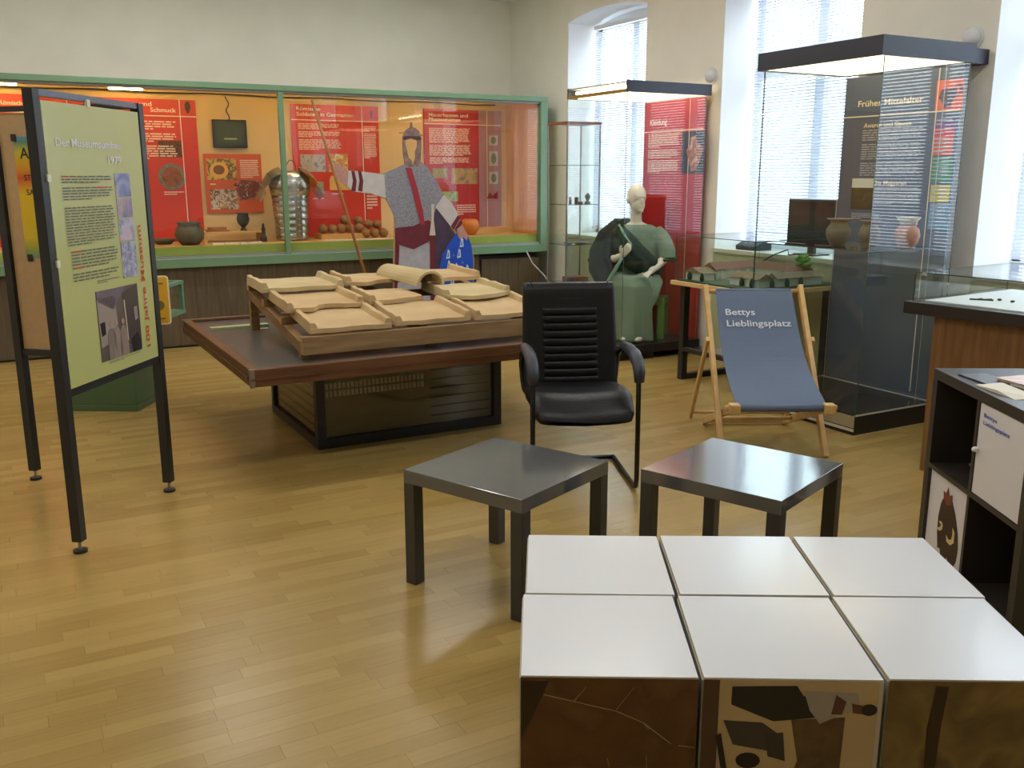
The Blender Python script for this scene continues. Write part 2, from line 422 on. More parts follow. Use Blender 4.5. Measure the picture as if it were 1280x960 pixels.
# ---- windows with their venetian blinds
FRAMEW = M('white_window_frame', (232, 234, 236), .4)
SILLM = M('pale_stone_sill', (214, 214, 196), .35)
SLAT = M('white_blind_slat', (212, 218, 234), .45)
CORD = M('blind_cord', (235, 235, 235), .6)
wl = ['in the corner behind the glass cabinet', 'above the villa model table', 'beside the tall blue case', 'beyond the low table vitrine', 'next to the rear wall']
for n, (y0, y1) in enumerate(WIN):
    w = thing('window_%d' % (n+1), 'arched white window with deep reveal '+wl[n], 'window', (XW+.4, (y0+y1)/2, SILL), 0, None, 'structure')
    xa, xb = XW+.38, XW+.43; gy = G(); top = SPRING+RISE
    gy.box(xa, xb, y0, y0+.06, SILL, top-.02); gy.box(xa, xb, y1-.06, y1, SILL, top-.02); gy.box(xa, xb, y0, y1, SILL, SILL+.07); gy.box(xa, xb, y0, y1, SPRING-.06, top+.02)
    build('window_frame', gy, FRAMEW, w, world=True)
    build('mullion', G().box(xa-.01, xb, (y0+y1)/2-.05, (y0+y1)/2+.05, SILL+.07, SPRING-.06), FRAMEW, w, world=True)
    build('transom', G().box(xa-.01, xb, y0+.06, y1-.06, 2.28, 2.35), FRAMEW, w, world=True)
    for a, b in ((y0+.06, (y0+y1)/2-.05), ((y0+y1)/2+.05, y1-.06)):
        for z0, z1 in ((SILL+.07, 2.28), (2.35, SPRING-.06)):
            build('pane', G().pane(xa+.02, xa+.026, a, b, z0, z1), [GLASS, GEDGE], w, world=True)
    build('window_sill', G().box(XW-.03, XW+.38, y0+.002, y1-.002, SILL-.03, SILL), SILLM, w, world=True)
    if n < 3: build('parapet_panel', G().box(XW-.012, XW-.001, y0+.002, y1-.002, .08, SILL-.05), GREENWALL, w, world=True)
    RV = M('white_reveal_plaster', (240, 240, 238), .6)
    for a, b in ((y0, y0+.004), (y1-.004, y1)): build('reveal_lining', G().box(XW, XW+.38, a, b, SILL, SPRING), RV, w, world=True)
    av = []
    for k in range(17):
        tt = -1+2*k/16; av.append(((y0+y1)/2+tt*(y1-y0)/2, SPRING+RISE*(1-tt*tt)))
    build('reveal_soffit', G().prism([(XW, a, b) for a, b in av]+[(XW, a, b-.004) for a, b in reversed(av)], (.38, 0, 0)), RV, w, world=True)
    # blind
    bl = thing('venetian_blind', 'white venetian blind hanging in the window '+wl[n], 'blind', (XW+.3, (y0+y1)/2, SILL+.03), 0, 'venetian blinds')
    bx = XW+.31
    build('headrail', G().box(bx-.02, bx+.02, y0+.04, y1-.04, SPRING-.055, SPRING-.015), FRAMEW, bl, world=True)
    gs = G(); z = SILL+.09; an = math.radians(40); c, s_ = .0125*math.cos(an), .0125*math.sin(an)
    while z < SPRING-.07:
        gs.add([(bx-c, y0+.045, z-s_), (bx+c, y0+.045, z+s_), (bx+c, y1-.045, z+s_), (bx-c, y1-.045, z-s_)], [(0, 1, 2, 3)])
        z += .0235
    tag(build('slats', gs, SLAT, bl, world=True, solid=.0008), kind='stuff')
    build('bottom_rail', G().box(bx-.013, bx+.013, y0+.045, y1-.045, SILL+.045, SILL+.065), FRAMEW, bl, world=True)
    for k in (.18, .82):
        yy = y0+(y1-y0)*k; build('ladder_cord', G().box(bx-.016, bx-.0145, yy-.0015, yy+.0015, SILL+.06, SPRING-.05), CORD, bl, world=True)
    lp = bpy.data.lights.new('window_portal', 'AREA'); lp.shape = 'RECTANGLE'; lp.size = y1-y0; lp.size_y = top-SILL
    try: lp.cycles.is_portal = True
    except Exception: pass
    ob = bpy.data.objects.new('window_portal', lp); COL.objects.link(ob); ob.location = (XO+.02, (y0+y1)/2, (top+SILL)/2); ob.rotation_euler = (PI/2, 0, PI/2)

# ---- ceiling luminaires
LB = M('luminaire_white', (235, 235, 232), .4); LT = M('fluorescent_tube_light', (255, 250, 238), .4, emit=(255, 252, 246), estr=18.)
for k, (x, y) in enumerate(LAMP_SPOTS):
    t = thing('ceiling_luminaire', 'long white fluorescent luminaire fixed to the ceiling', 'ceiling lamp', (x, y, ZC-.09), 0, 'ceiling luminaires')
    build('housing', G().box(x-.62, x+.62, y-.08, y+.08, ZC-.06, ZC), LB, t, world=True, bevel=.008)
    build('tube', G().tube([(x-.6, y, ZC-.085), (x+.6, y, ZC-.085)], .018, 12), LT, t, world=True, smooth=True)
    ld = bpy.data.lights.new('luminaire_light', 'AREA'); ld.shape = 'RECTANGLE'; ld.size = 1.2; ld.size_y = .16; ld.energy = LAMP_W; ld.color = (1, .99, .965)
    lo = bpy.data.objects.new('luminaire_light', ld); COL.objects.link(lo); lo.location = (x, y, ZC-.11)
    lo.parent = t; lo.location = (0, 0, -.02)
# round spots on the wall above the two tall cases
SPOTM = M('white_plastic', (225, 225, 225), .4)
for (u, v), where in (((890, 95), 'red clothing case'), ((1217, 47), 'tall blue case')):
    p = on_x(u, v, XW); t = thing('wall_detector', 'small round white detector on the wall above the '+where, 'detector', p, 0)
    build('wall_plate', G().tube([p+Vector((-.012, 0, 0)), p+Vector((0, 0, 0))], .07, 20), SPOTM, t, world=True, smooth=False)
    build('dome', G().ell(p+Vector((-.015, 0, 0)), (.04, .055, .055)), SPOTM, t, world=True, smooth=True)

# ================================================================== WALL DISPLAY CASE along the back wall
CY = 8.64                                   # plane of its glass front
GREEN = M('green_painted_frame', (112, 146, 112), .45, var=.04)
VENEER = wood('brown_veneer', (82, 70, 52), (104, 90, 68), (16, 16, 1.2), 3., .5)
PEACH = M('peach_case_lining', (222, 190, 140), .7)
ORANGEW = wood('honey_wood_lining', (206, 150, 80), (222, 168, 98), (14, 14, 1.5), 3., .45)
LIME = M('lime_felt_strip', (164, 178, 84), .8)
SHELFW = wood('honey_wood_shelf', (206, 160, 96), (222, 180, 118), (1.5, 16, 16), 3., .45)
GREYT = M('grey_metal_track', (150, 152, 146), .4)
case = thing('long_display_case', 'long green framed glass display case built along the back wall', 'display case', (2.0, CY, 0))
XL, XR = -1.6, 5.12
seams = [XL, -.4, .79, 1.98, 3.17, 4.36]
for a, b in zip(seams, seams[1:]):
    build('base_panel', G().box(a+.002, b-.002, CY+.03, CY+.05, .02, .72), VENEER, case, world=True)
build('base_panel', G().box(4.38, XR-.05, CY+.015, CY+.035, .02, .66), VENEER, case, world=True)
build('plinth', G().box(XL, XR-.06, CY+.05, CY+.72, 0, .7), M('dark_case_core', (48, 42, 34), .7), case, world=True)
build('bottom_rail', G().box(XL, XR+.02, CY-.03, CY+.06, .72, .80), GREEN, case, world=True, bevel=.004)
build('glass_track', G().box(XL, XR-.06, CY+.002, CY+.05, .80, .825), GREYT, case, world=True)
build('top_rail', G().box(XL, XR+.02, CY-.03, CY+.06, 2.255, 2.305), GREEN, case, world=True, bevel=.004)
build('top_light_strip', G().box(XL, XR-.06, CY-.005, CY+.04, 2.235, 2.255), GREYT, case, world=True)
build('end_post', G().box(XR-.06, XR+.02, CY-.03, CY+.06, .80, 2.255), GREEN, case, world=True, bevel=.004)
for x in (2.355, -.4):
    build('mullion', G().box(x-.022, x+.022, CY-.02, CY+.03, .80, 2.255), GREEN, case, world=True)
for a, b in ((XL, -.422), (-.378, 2.333), (2.377, XR-.06)):
    build('pane', G().pane(a, b, CY, CY+.006, .825, 2.235), [GLASS, GEDGE], case, world=True)
build('lime_strip', G().box(XL, XR-.06, CY+.055, CY+.075, .80, .90), LIME, case, world=True)
build('shelf', G().box(XL, XR-.06, CY+.075, 9.40, .86, .90), SHELFW, case, world=True)
build('back_lining', G().box(XL, XR, 9.40, 9.42, .70, 2.32), PEACH, case, world=True)
build('side_lining', G().box(XR-.05, XR-.03, CY+.07, 9.40, .80, 2.30), ORANGEW, case, world=True)
build('side_lining', G().box(XL-.02, XL, CY-.02, 9.40, 0, 2.30), ORANGEW, case, world=True)
build('case_top', G().box(XL, XR+.02, CY+.06, 9.42, 2.29, 2.305), GREEN, case, world=True)
build('case_end', G().box(XR-.03, XR+.02, CY+.06, 9.42, .72, 2.29), GREEN, case, world=True)
WARMT = M('warm_case_tube', (255, 220, 150), .4, emit=(255, 208, 128), estr=40.)
CABLE = M('black_cable', (30, 28, 26), .5)
for x, yy, hw in ((-.9, 8.73, .5), (.25, 8.73, .5), (1.65, 8.73, .55), (2.95, 8.73, .5), (4.25, 8.73, .5), (1.12, 9.12, .14), (.05, 9.12, .22)):
    f_ = build('lamp_batten', G().box(x-hw-.03, x+hw+.03, yy-.025, yy+.025, 2.272, 2.29), M('lamp_batten', (210, 190, 160), .5), case, world=True)
    build('lamp_tube', G().tube([(x-hw, yy, 2.262), (x+hw, yy, 2.262)], .010, 10), WARMT, f_, world=True, smooth=True)
build('lamp_cable', G().tube([(XL+.1+k*.22, 9.30+.012*math.sin(k*2.1), 2.26+.006*math.sin(k*1.3)) for k in range(30)], .006, 6), CABLE, case, world=True)
cb = G().tube([(4.88, CY-.045, .73), (4.95, CY-.06, .60), (5.06, CY-.1, .48), (5.14, CY-.14, .36), (5.16, CY-.14, .012)], .007, 6)
single('power_cable', cb, M('white_cable', (220, 218, 210), .5), 'thin white cable hanging from the end of the long green case', 'cable')

# ---- red text boards inside the case
PYB = 9.38
RED = M('red_board', (205, 52, 36), .45, var=.04, scale=2.)
RED2 = M('deep_red_board', (186, 34, 34), .45, var=.04, scale=2.)
LINEW = M('white_rule', (245, 236, 220), .5)
CAP = M('pale_caption', (240, 205, 190), .5)
def red_panel(name, label, xa, xb, zt, zb, mat, vline):
    t = thing(name, label, 'exhibit board', ((xa+xb)/2, PYB, zb), 0, 'red boards in the long green case')
    p = Panel(t, (xa, PYB, zt), (1, 0, 0), (0, 0, 1), xb-xa, zt-zb)
    p.board('board', mat, .015)
    if vline:
        p.rect('rule', vline, 0, vline+.008, 1, LINEW, .0022); p.rect('rule', 0, .112, 1, .118, LINEW, .0026)
    return p
ZT, ZB = 2.205, .902
# board with finds at the far left
p = red_panel('text_board', 'red text board at the end of the green case behind the beige poster stand', -.12, .80, ZT, ZB, RED, .84)
p.text('Römische', .27, .07, .028, LETTER); p.para(.27, .16, .78, .4, 12, CAP, seed=2)
# jewellery board
p = red_panel('text_board', 'red board with ring brooch print and heading Schmuck', .855, 1.752, ZT, ZB, RED, .835)
x = lambda u: (on_y(u, 140, PYB).x-.855)/.897
p.text('und', x(175), .050, .030, LETTER, width=x(190)-x(175)); p.text('Schmuck', x(188), .088, .030, LETTER, width=x(220)-x(188))
p.para(.1, .15, .8, .42, 16, CAP, gaps=(4, 9), seed=3)
p.rect('printed_photo', .60, .285, .83, .40, photo('print_head', [(40, 30, 26), (120, 70, 50), (60, 40, 34), (150, 100, 80)], 14., 1.))
p.disc('printed_brooch', .71, .535, .135, .094, M('print_brooch_rim', (120, 120, 110), .4, var=.3, scale=30)); p.disc('printed_brooch_field', .71, .535, .10, .07, photo('print_brooch', [(120, 60, 40), (160, 90, 60), (110, 70, 50)], 20., 3.), .003)
p.para(.62, .64, .83, .67, 2, CAP, seed=5); p.disc('printed_figure', .92, .045, .03, .035, M('print_dark', (70, 40, 30), .5)); p.rect('printed_figure_body', .905, .05, .935, .09, M('print_dark', (70, 40, 30), .5))
# Roman soldiers
p = red_panel('text_board', 'red board headed Soldaten in Germanien behind the steel cuirass', 2.655, 3.565, ZT, ZB, RED, .80)
p.text('Römische', .06, .045, .028, LETTER, width=.27); p.text('Soldaten in Germanien', .06, .085, .028, LETTER, width=.65)
p.para(.07, .14, .56, .34, 17, CAP, gaps=(4, 9), seed=6); p.para(.82, .15, .97, .40, 22, CAP, gaps=(4,), seed=7)
p.rect('printed_photo', .08, .37, .36, .50, photo('print_relief', [(150, 140, 140), (190, 180, 178), (120, 112, 118)], 22., 4.))
p.rect('printed_photo', .40, .365, .62, .50, photo('print_painting', [(230, 190, 90), (190, 110, 50), (240, 220, 170), (130, 80, 50)], 18., 5.))
p.poly('printed_map', [(.40, .56), (.42, .53), (.66, .53), (.67, .64), (.40, .64)], M('print_parchment', (222, 184, 112), .5, var=.1, scale=30))
p.rect('printed_cup', .25, .575, .33, .68, M('print_steel', (150, 160, 150), .4, var=.25, scale=20)); p.rect('printed_find', .68, .61, .78, .65, M('print_iron', (110, 70, 60), .5))
p.para(.2, .70, .36, .715, 1, CAP, seed=8); p.para(.42, .665, .7, .68, 1, CAP, seed=9); p.para(.83, .52, .96, .80, 12, CAP, seed=10)
p.rect('printed_figure', .91, .03, .93, .09, M('print_dark', (70, 40, 30), .5))
# huts
p = red_panel('text_board', 'wide red board headed Mauerbauten und Pfostenhütten beside the end post', 4.075, 5.0, ZT, ZB, RED2, .0)
p.rect('rule', 0, .115, 1, .121, LINEW, .0026); p.rect('rule', .805, 0, .812, 1, LINEW, .0022)
p.rect('grey_margin', .70, 0, 1, 1, M('mauve_margin', (176, 132, 150), .5), .0015)
p.text('Mauerbauten und', .06, .060, .028, LETTER, width=.50); p.text('Pfostenhütten', .06, .095, .028, LETTER, width=.40)
p.para(.06, .15, .60, .44, 26, CAP, gaps=(11, 20), seed=11)
p.rect('printed_photo', .10, .47, .28, .55, photo('print_hut', [(190, 180, 90), (150, 140, 80), (200, 170, 110)], 20., 6.)); p.rect('printed_photo', .34, .47, .68, .60, photo('print_lake', [(90, 110, 120), (180, 150, 90), (200, 160, 110), (60, 80, 100)], 9., 7.))
p.rect('printed_photo', .22, .66, .42, .74, photo('print_field', [(130, 150, 80), (180, 190, 120), (90, 110, 60)], 18., 8.)); p.para(.40, .77, .66, .86, 5, CAP, seed=12)
for k, (y0, y1) in enumerate(((.20, .28), (.33, .45), (.50, .60))):
    fr = p.rect('printed_card', .835, y0, .955, y1, M('print_card', (196, 200, 196), .5), .003); p.disc('printed_find', .895, (y0+y1)/2, .035, (y1-y0)*.38, M('print_bronze', (120, 130, 116), .5, var=.3, scale=40), .0045, parent=fr)
p.poly('printed_shoe', [(.80, .72), (.84, .67), (.88, .70), (.95, .66), (.95, .725)], M('print_red_shoe', (150, 20, 28), .5), .003)

# poster, monitor
a, b = on_y(254, 192, PYB), on_y(330, 265, PYB)
t = thing('food_poster', 'orange red poster with food pictures on the peach case lining', 'poster', ((a.x+b.x)/2, PYB, b.z))
p = Panel(t, (a.x, PYB, a.z), (1, 0, 0), (0, 0, 1), b.x-a.x, a.z-b.z)
p.board('sheet', M('poster_orange', (206, 84, 40), .45, var=.12, scale=6.), .012)
p.rect('printed_photo', .04, .08, .56, .44, photo('print_bowl', [(150, 90, 40), (220, 180, 90), (90, 50, 30), (200, 200, 120)], 16., 9.))
p.disc('printed_bowl', .25, .28, .16, .14, M('print_bowl_rim', (226, 170, 70), .5)); p.disc('printed_soup', .25, .27, .10, .08, M('print_soup', (130, 80, 40), .5), .003)
p.para(.62, .10, .95, .42, 9, CAP, seed=14)
p.poly('printed_photo', [(.48, .52), (.62, .44), (.97, .46), (.97, .72), (.6, .80)], photo('print_salami', [(200, 150, 120), (140, 60, 50), (90, 40, 40), (220, 190, 160)], 22., 10.), .003)
p.rect('printed_photo', .07, .60, .56, .94, photo('print_oysters', [(230, 190, 110), (60, 44, 40), (220, 200, 190), (120, 80, 70), (240, 200, 110)], 15., 11.)); p.para(.08, .50, .40, .54, 1, CAP, seed=15)
a, b = on_y(265, 149, 9.34), on_y(310, 185, 9.34)
t = thing('case_monitor', 'small dark monitor hanging on a cable in the green case', 'monitor', ((a.x+b.x)/2, 9.34, b.z))
build('monitor_body', G().box(a.x, b.x, 9.34, 9.38, b.z, a.z), M('monitor_black', (26, 30, 28), .35), t, world=True, bevel=.005)
build('screen', G().box(a.x+.03, b.x-.03, 9.337, 9.341, b.z+.03, a.z-.02), M('monitor_screen', (70, 78, 62), .12, var=.1), t, world=True)
build('screen_caption', G().box(a.x+.1, b.x-.1, 9.3355, 9.3375, b.z+.075, b.z+.09), M('screen_caption', (160, 160, 110), .5), t, world=True)
build('monitor_cable', G().tube([((a.x+b.x)/2+.015*math.sin(k*1.4), 9.385, a.z-.01+(2.26-a.z)*k/8) for k in range(9)], .005, 6), CABLE, t, world=True)

# ---- finds on the shelf of the case
SZ = .90
POTM = M('dark_fired_clay', (92, 88, 74), .8, var=.2, scale=12, bump=.25, bscale=30)
def pot(label, prof, u, v, z, mat, name='clay_pot', cat='pot', y=None, group=None):
    q = on_z(u, v, z)
    if y is not None: q = on_y(u, v, y); q.z = z
    return single(name, G().lathe(prof, (0, 0, 0), 26), mat, label, cat, group, loc=(0, 0, 0), smooth=True), q
o, q = pot('squat dark grey clay pot below the brooch board', [(.075, 0), (.12, .05), (.13, .10), (.115, .15), (.09, .18), (.115, .205), (.10, .205), (.08, .175), (.10, .1), (.05, .03)], 238, 306, SZ, POTM, y=8.9); o.location = q
o, q = pot('low dark dish beside the squat grey clay pot', [(.06, 0), (.1, .03), (.105, .05), (.09, .05), (.05, .02)], 205, 306, SZ, POTM, 'clay_dish', 'dish', y=9.12); o.location = q
tb = on_y(292, 304, 9.15)
t = thing('display_bench', 'low wooden display bench on the shelf of the green case', 'display stand', (tb.x, 9.18, SZ))
build('bench_top', G().box(tb.x-.29, tb.x+.29, 9.06, 9.30, SZ+.085, SZ+.10), SHELFW, t, world=True)
for s in (-1, 1): build('bench_leg', G().box(tb.x+s*.27-.015, tb.x+s*.27+.015, 9.06, 9.30, SZ, SZ+.085), SHELFW, t, world=True)
single('goblet', G().lathe([(.035, 0), (.03, .01), (.016, .03), (.05, .07), (.062, .11), (.05, .15), (.058, .165), (.045, .165), (.03, .1)], (tb.x+.11, 9.18, SZ+.10), 20), M('black_pottery', (44, 42, 40), .45), 'small black footed goblet on the low display bench', 'goblet', smooth=True)
g = G().box(tb.x-.24, tb.x-.04, 9.10, 9.24, SZ+.10, SZ+.115).box(tb.x-.22, tb.x-.06, 9.12, 9.22, SZ+.115, SZ+.14)
single('wooden_tablet', g, wood('tablet_wood', (150, 96, 60), (176, 116, 76), (2, 14, 14)), 'brown wooden writing tablet on the low display bench', 'tablet', bevel=.003)
g = G().lathe([(.03, 0), (.03, .05), (.02, .055), (.018, .1), (.022, .12), (.012, .14), (.012, .16), (.004, .175)], (on_y(327, 303, 9.1).x, 9.0, SZ), 14)
single('statuette', g, M('dark_bronze', (40, 36, 34), .4, metal=.4), 'little dark bronze statuette standing beside the low bench', 'statuette', smooth=True)
CARD = M('white_card', (226, 222, 206), .6)
for k, (u, w) in enumerate(((272, .10), (290, .12), (306, .08), (318, .14))):
    q = on_y(u, 308, 8.85); g = G().box(q.x-w/2, q.x+w/2, 8.80, 8.88, SZ, SZ+.012)
    c = single('caption_card', g, CARD, 'small white caption card on the shelf before the low bench', 'card', 'caption cards before the bench')
# steel cuirass on its stand
STEEL = M('polished_steel', (176, 176, 170), .25, metal=.9, var=.06, scale=5); BRASS = M('brass_edge', (190, 160, 90), .3, metal=.85); GOLDP = M('gilded_plate', (214, 180, 110), .25, metal=.8)
q = on_y(366, 303, 9.05); cx, cyy = q.x, 9.05
t = thing('cuirass', 'segmented Roman steel cuirass standing on the case shelf', 'armour', (cx, cyy, SZ))
def ering(c, rx, ry, n=28): return [(c[0]+rx*math.cos(2*PI*k/n), c[1]+ry*math.sin(2*PI*k/n), c[2]) for k in range(n)]
for k in range(7):
    z0 = SZ+.01+k*.062; r0 = .150+.028*k/7
    build('girth_hoop', G().loft([ering((cx, cyy, z0), r0*1.02, .125), ering((cx, cyy, z0+.012), r0*1.04, .128), ering((cx, cyy, z0+.060), r0*1.035, .128), ering((cx, cyy, z0+.070), r0, .12)]), STEEL, t, world=True, smooth=True)
build('chest_plate', G().loft([ering((cx, cyy, SZ+.43), .185, .13), ering((cx, cyy, SZ+.52), .20, .14), ering((cx, cyy, SZ+.60), .19, .13), ering((cx, cyy, SZ+.645), .13, .10), ering((cx, cyy, SZ+.66), .09, .08)]), STEEL, t, world=True, smooth=True)
for s in (-1, 1):
    for k in range(4):
        an = math.radians(12+k*15); r = .19+.022*k
        pts = []
        a_ = [Vector((cx+s*(.10+.055*k), cyy-.14, SZ+.655-.035*k*k*.55-.01)), Vector((cx+s*(.10+.055*k), cyy, SZ+.70-.035*k*k*.55)), Vector((cx+s*(.10+.055*k), cyy+.14, SZ+.655-.035*k*k*.55-.01))]
        b_ = [p+Vector((s*.065, 0, -.025-.022*k)) for p in a_]
        g = G().loft([[a_[0], a_[1], a_[2], a_[2]+Vector((0, 0, -.008)), a_[1]+Vector((0, 0, -.008)), a_[0]+Vector((0, 0, -.008))], [b_[0], b_[1], b_[2], b_[2]+Vector((0, 0, -.008)), b_[1]+Vector((0, 0, -.008)), b_[0]+Vector((0, 0, -.008))]])
        build('shoulder_plate', g, GOLDP if (s > 0 and k in (1, 2)) else STEEL, t, world=True, fixn=True)
for k in range(10):
    build('fastener', G().ell((cx+.035, cyy-.135-(.008 if k > 6 else 0), SZ+.04+k*.055), (.012, .008, .012), 10, 6), BRASS, t, world=True, smooth=True)
build('edge_strip', G().box(cx+.005, cx+.065, cyy-.134, cyy-.128, SZ+.02, SZ+.44), M('steel_strip', (150, 148, 140), .35, metal=.8), t, world=True)
build('stand_hoop', G().tube([(cx+.02+.05*math.cos(a*PI/10), cyy, SZ+.66+.10*math.sin(a*PI/10)) for a in range(11)], .004, 6), CABLE, t, world=True)
# stone balls on a board
BALL = M('sandstone_ball', (150, 112, 70), .9, var=.2, scale=30, bump=.3, bscale=40)
tx0, tx1 = on_y(402, 300, 9.0).x, on_y(462, 298, 9.0).x
single('ball_board', G().box(tx0, tx1-.05, 9.0, 9.24, SZ, SZ+.05), SHELFW, 'thick honey wooden board under the row of stone balls', 'board')
single('paper_sheet', G().box(tx0-.03, tx1+.25, 8.74, 8.87, SZ, SZ+.006), M('pale_paper', (226, 206, 190), .6), 'long pale paper sheet lying before the stone balls', 'paper')
br = .047; gb = G().ell((0, 0, br), (br, br, br*.97), 16, 10)
ball0 = None
spots = [(tx0+.05+k*.094, 9.10, SZ+.05) for k in range(5)]+[(tx1-.0+k*.095, 9.12, SZ) for k in range(3)]+[(tx1-.03+k*.095, 9.02, SZ) for k in range(3)]+[(tx0+.30, 9.17, SZ+.05+.08), (tx1+.04, 9.13, SZ+.086), (tx1-.06, 9.15, SZ+.12), (tx1+.13, 9.12, SZ+.082)]
for k, s in enumerate(spots):
    onb = k < 5 or k == 11
    lab = 'round brown stone ball on the thick honey wooden board' if onb else 'round brown stone ball heaped beside the honey board'
    if ball0 is None:
        o = ball0 = build('stone_ball', gb, BALL, smooth=True)
    else:
        o = ball0.copy(); COL.objects.link(o)
    o.location = s; tag(o, lab, 'stone ball', 'stone balls in the long green case')
q = on_y(585, 292, 9.0)
single('amber_bowl', G().lathe([(.05, 0), (.09, .05), (.10, .10), (.085, .15), (.06, .165), (.05, .16)], (q.x, 8.95, SZ), 22), M('orange_pottery', (206, 120, 50), .55), 'round orange pottery bowl behind the blue shield', 'bowl', smooth=True)
q = on_y(628, 290, 9.15)
single('wooden_plank_model', G().box(4.45, 5.0, 9.12, 9.30, SZ, SZ+.06), SHELFW, 'flat honey wooden plank lying at the right end of the case', 'plank')

# ================================================================== SOLDIER STANDEE (a flat printed cut-out with a face hole)
SY = 8.1
st = thing('soldier_standee', 'life size Roman soldier photo cut-out with a face hole', 'standee', (3.35, SY, 0))
def Z7(pts, lift):
    out = []
    for a, b in pts:
        q = on_y(400+a/4.8, 150+b/4.8, SY); out.append(Vector((q.x, q.y-lift, max(q.z, .001))))
    return out
def cut(name, pts, mat, lift, t=.002, parent=None): return build(name, G().prism(Z7(pts, lift), (0, t, 0)), mat, parent or st, world=True)
MAIL = M('print_chain_mail', (116, 116, 130), .5, col2=(168, 168, 178), scale=60, stretch=(1, 1, 2.2))
LINEN = M('print_white_linen', (206, 200, 200), .5, var=.08, scale=14)
WINE = M('print_wine_red', (110, 36, 52), .5, var=.15, scale=12)
SKIN = M('print_skin', (196, 150, 140), .5, var=.12, scale=40)
BRONZE = M('print_helmet', (112, 84, 86), .45, col2=(160, 132, 126), scale=22)
CLOAK = M('print_cloak', (74, 58, 84), .5, var=.25, scale=8)
GREYC = M('print_grey_tunic', (176, 176, 190), .5, var=.1, scale=16)
BLUE = M('print_blue_shield', (34, 84, 208), .45, var=.06, scale=8)
MARK = M('print_pale_mark', (200, 222, 244), .5)
BACKB = M('cutout_board', (190, 160, 120), .7)
sil = [(510, 262), (460, 285), (372, 322), (250, 308), (150, 302), (120, 262), (68, 264), (62, 290), (95, 345), (165, 402), (205, 430), (300, 442), (393, 470), (432, 545), (445, 575), (440, 880), (440, 1350), (700, 1335), (722, 1150), (918, 1120), (925, 830), (905, 750), (888, 690), (850, 625), (832, 568), (790, 498), (742, 448), (700, 368), (650, 288), (606, 250), (590, 282), (560, 274), (530, 284)]
build('backing_board', G().prism(Z7(sil, 0), (0, .012, 0)), BACKB, st, world=True)
ho = [(500, 200), (496, 140), (498, 100), (508, 68), (527, 50), (547, 42), (572, 48), (594, 68), (606, 105), (607, 160), (604, 210), (603, 240), (590, 282), (560, 276), (530, 286), (510, 266)]
hi = [(521, 180), (511, 145), (510, 125), (516, 118), (530, 115), (545, 113), (562, 117), (578, 121), (585, 128), (584, 160), (572, 190), (572, 228), (563, 262), (557, 272), (549, 240), (531, 228)]
build('helmet', G().ringprism(Z7(ho, .004), Z7(hi, .004), (0, .016, 0)), BRONZE, st, world=True)
cut('helmet_brow', [(498, 102), (508, 96), (598, 98), (607, 108), (607, 120), (585, 122), (545, 108), (511, 120), (498, 116)], M('print_helmet_dark', (74, 54, 60), .5), .007)
cut('helmet_knob', [(541, 46), (544, 14), (551, 14), (556, 46)], BRONZE, .004, .014); cut('helmet_horn', [(478, 75), (500, 74), (500, 81), (479, 80)], BRONZE, .004, .014); cut('helmet_horn', [(598, 84), (616, 91), (615, 97), (597, 92)], BRONZE, .004, .014)
cut('cloak', [(680, 560), (715, 500), (780, 640), (815, 690), (770, 745), (722, 880), (722, 1120), (660, 1120)], CLOAK, .002)
cut('mail_shirt', [(510, 264), (460, 287), (372, 325), (385, 400), (394, 472), (430, 545), (446, 580), (450, 660), (560, 640), (645, 605), (680, 570), (700, 520), (742, 450), (700, 370), (650, 290), (606, 252), (590, 282), (560, 276), (530, 286)], MAIL, .004)
cut('sleeve', [(385, 328), (250, 310), (170, 303), (163, 400), (205, 430), (300, 440), (393, 468)], LINEN, .006)
for a in (186, 226): cut('sleeve_stripe', [(a, 305), (a+20, 307), (a+32, 365), (a+26, 430), (a, 424), (a+10, 365)], WINE, .008)
cut('hand', [(66, 268), (95, 258), (122, 264), (150, 302), (168, 308), (163, 400), (120, 372), (92, 345), (64, 292)], SKIN, .006)
cut('sleeve', [(742, 450), (790, 500), (832, 570), (806, 610), (784, 640), (692, 522)], LINEN, .006)
for k in (0, 1): cut('sleeve_stripe', [(784+k*24, 636+k*18), (826+k*16, 570+k*28), (840+k*14, 588+k*28), (800+k*20, 656+k*18)], WINE, .008)
cut('hand', [(818, 655), (850, 630), (886, 690), (878, 725), (858, 700), (842, 722), (828, 700)], SKIN, .010)
cut('tunic', [(462, 740), (660, 740), (664, 900), (690, 1150), (640, 1150), (600, 1010), (560, 1150), (450, 1150)], GREYC, .003)
cut('leg', [(480, 1140), (540, 1140), (530, 1340), (490, 1340)], SKIN, .004); cut('leg', [(610, 1140), (670, 1140), (660, 1330), (620, 1330)], SKIN, .004)
cut('belt', [(450, 648), (560, 635), (645, 600), (684, 620), (690, 700), (640, 735), (560, 776), (482, 752), (450, 722)], WINE, .007)
cut('side_band', [(452, 690), (477, 690), (470, 890), (455, 1100), (442, 1100)], WINE, .008); cut('side_band', [(655, 640), (687, 640), (690, 880), (684, 1080), (662, 1080)], WINE, .008)
cut('baldric', [(513, 286), (547, 288), (586, 420), (616, 545), (626, 630), (600, 625), (582, 545), (548, 410)], M('print_red_strap', (166, 40, 58), .5), .009)
cut('dagger', [(666, 505), (682, 505), (680, 600), (690, 692), (654, 692), (666, 600)], M('print_bone', (214, 200, 190), .5), .011)
sh = cut('shield', [(845, 678), (884, 692), (906, 752), (918, 832), (918, 950), (900, 1060), (850, 1110), (780, 1090), (735, 1010), (716, 880), (736, 800), (780, 728), (815, 682)], BLUE, .008)
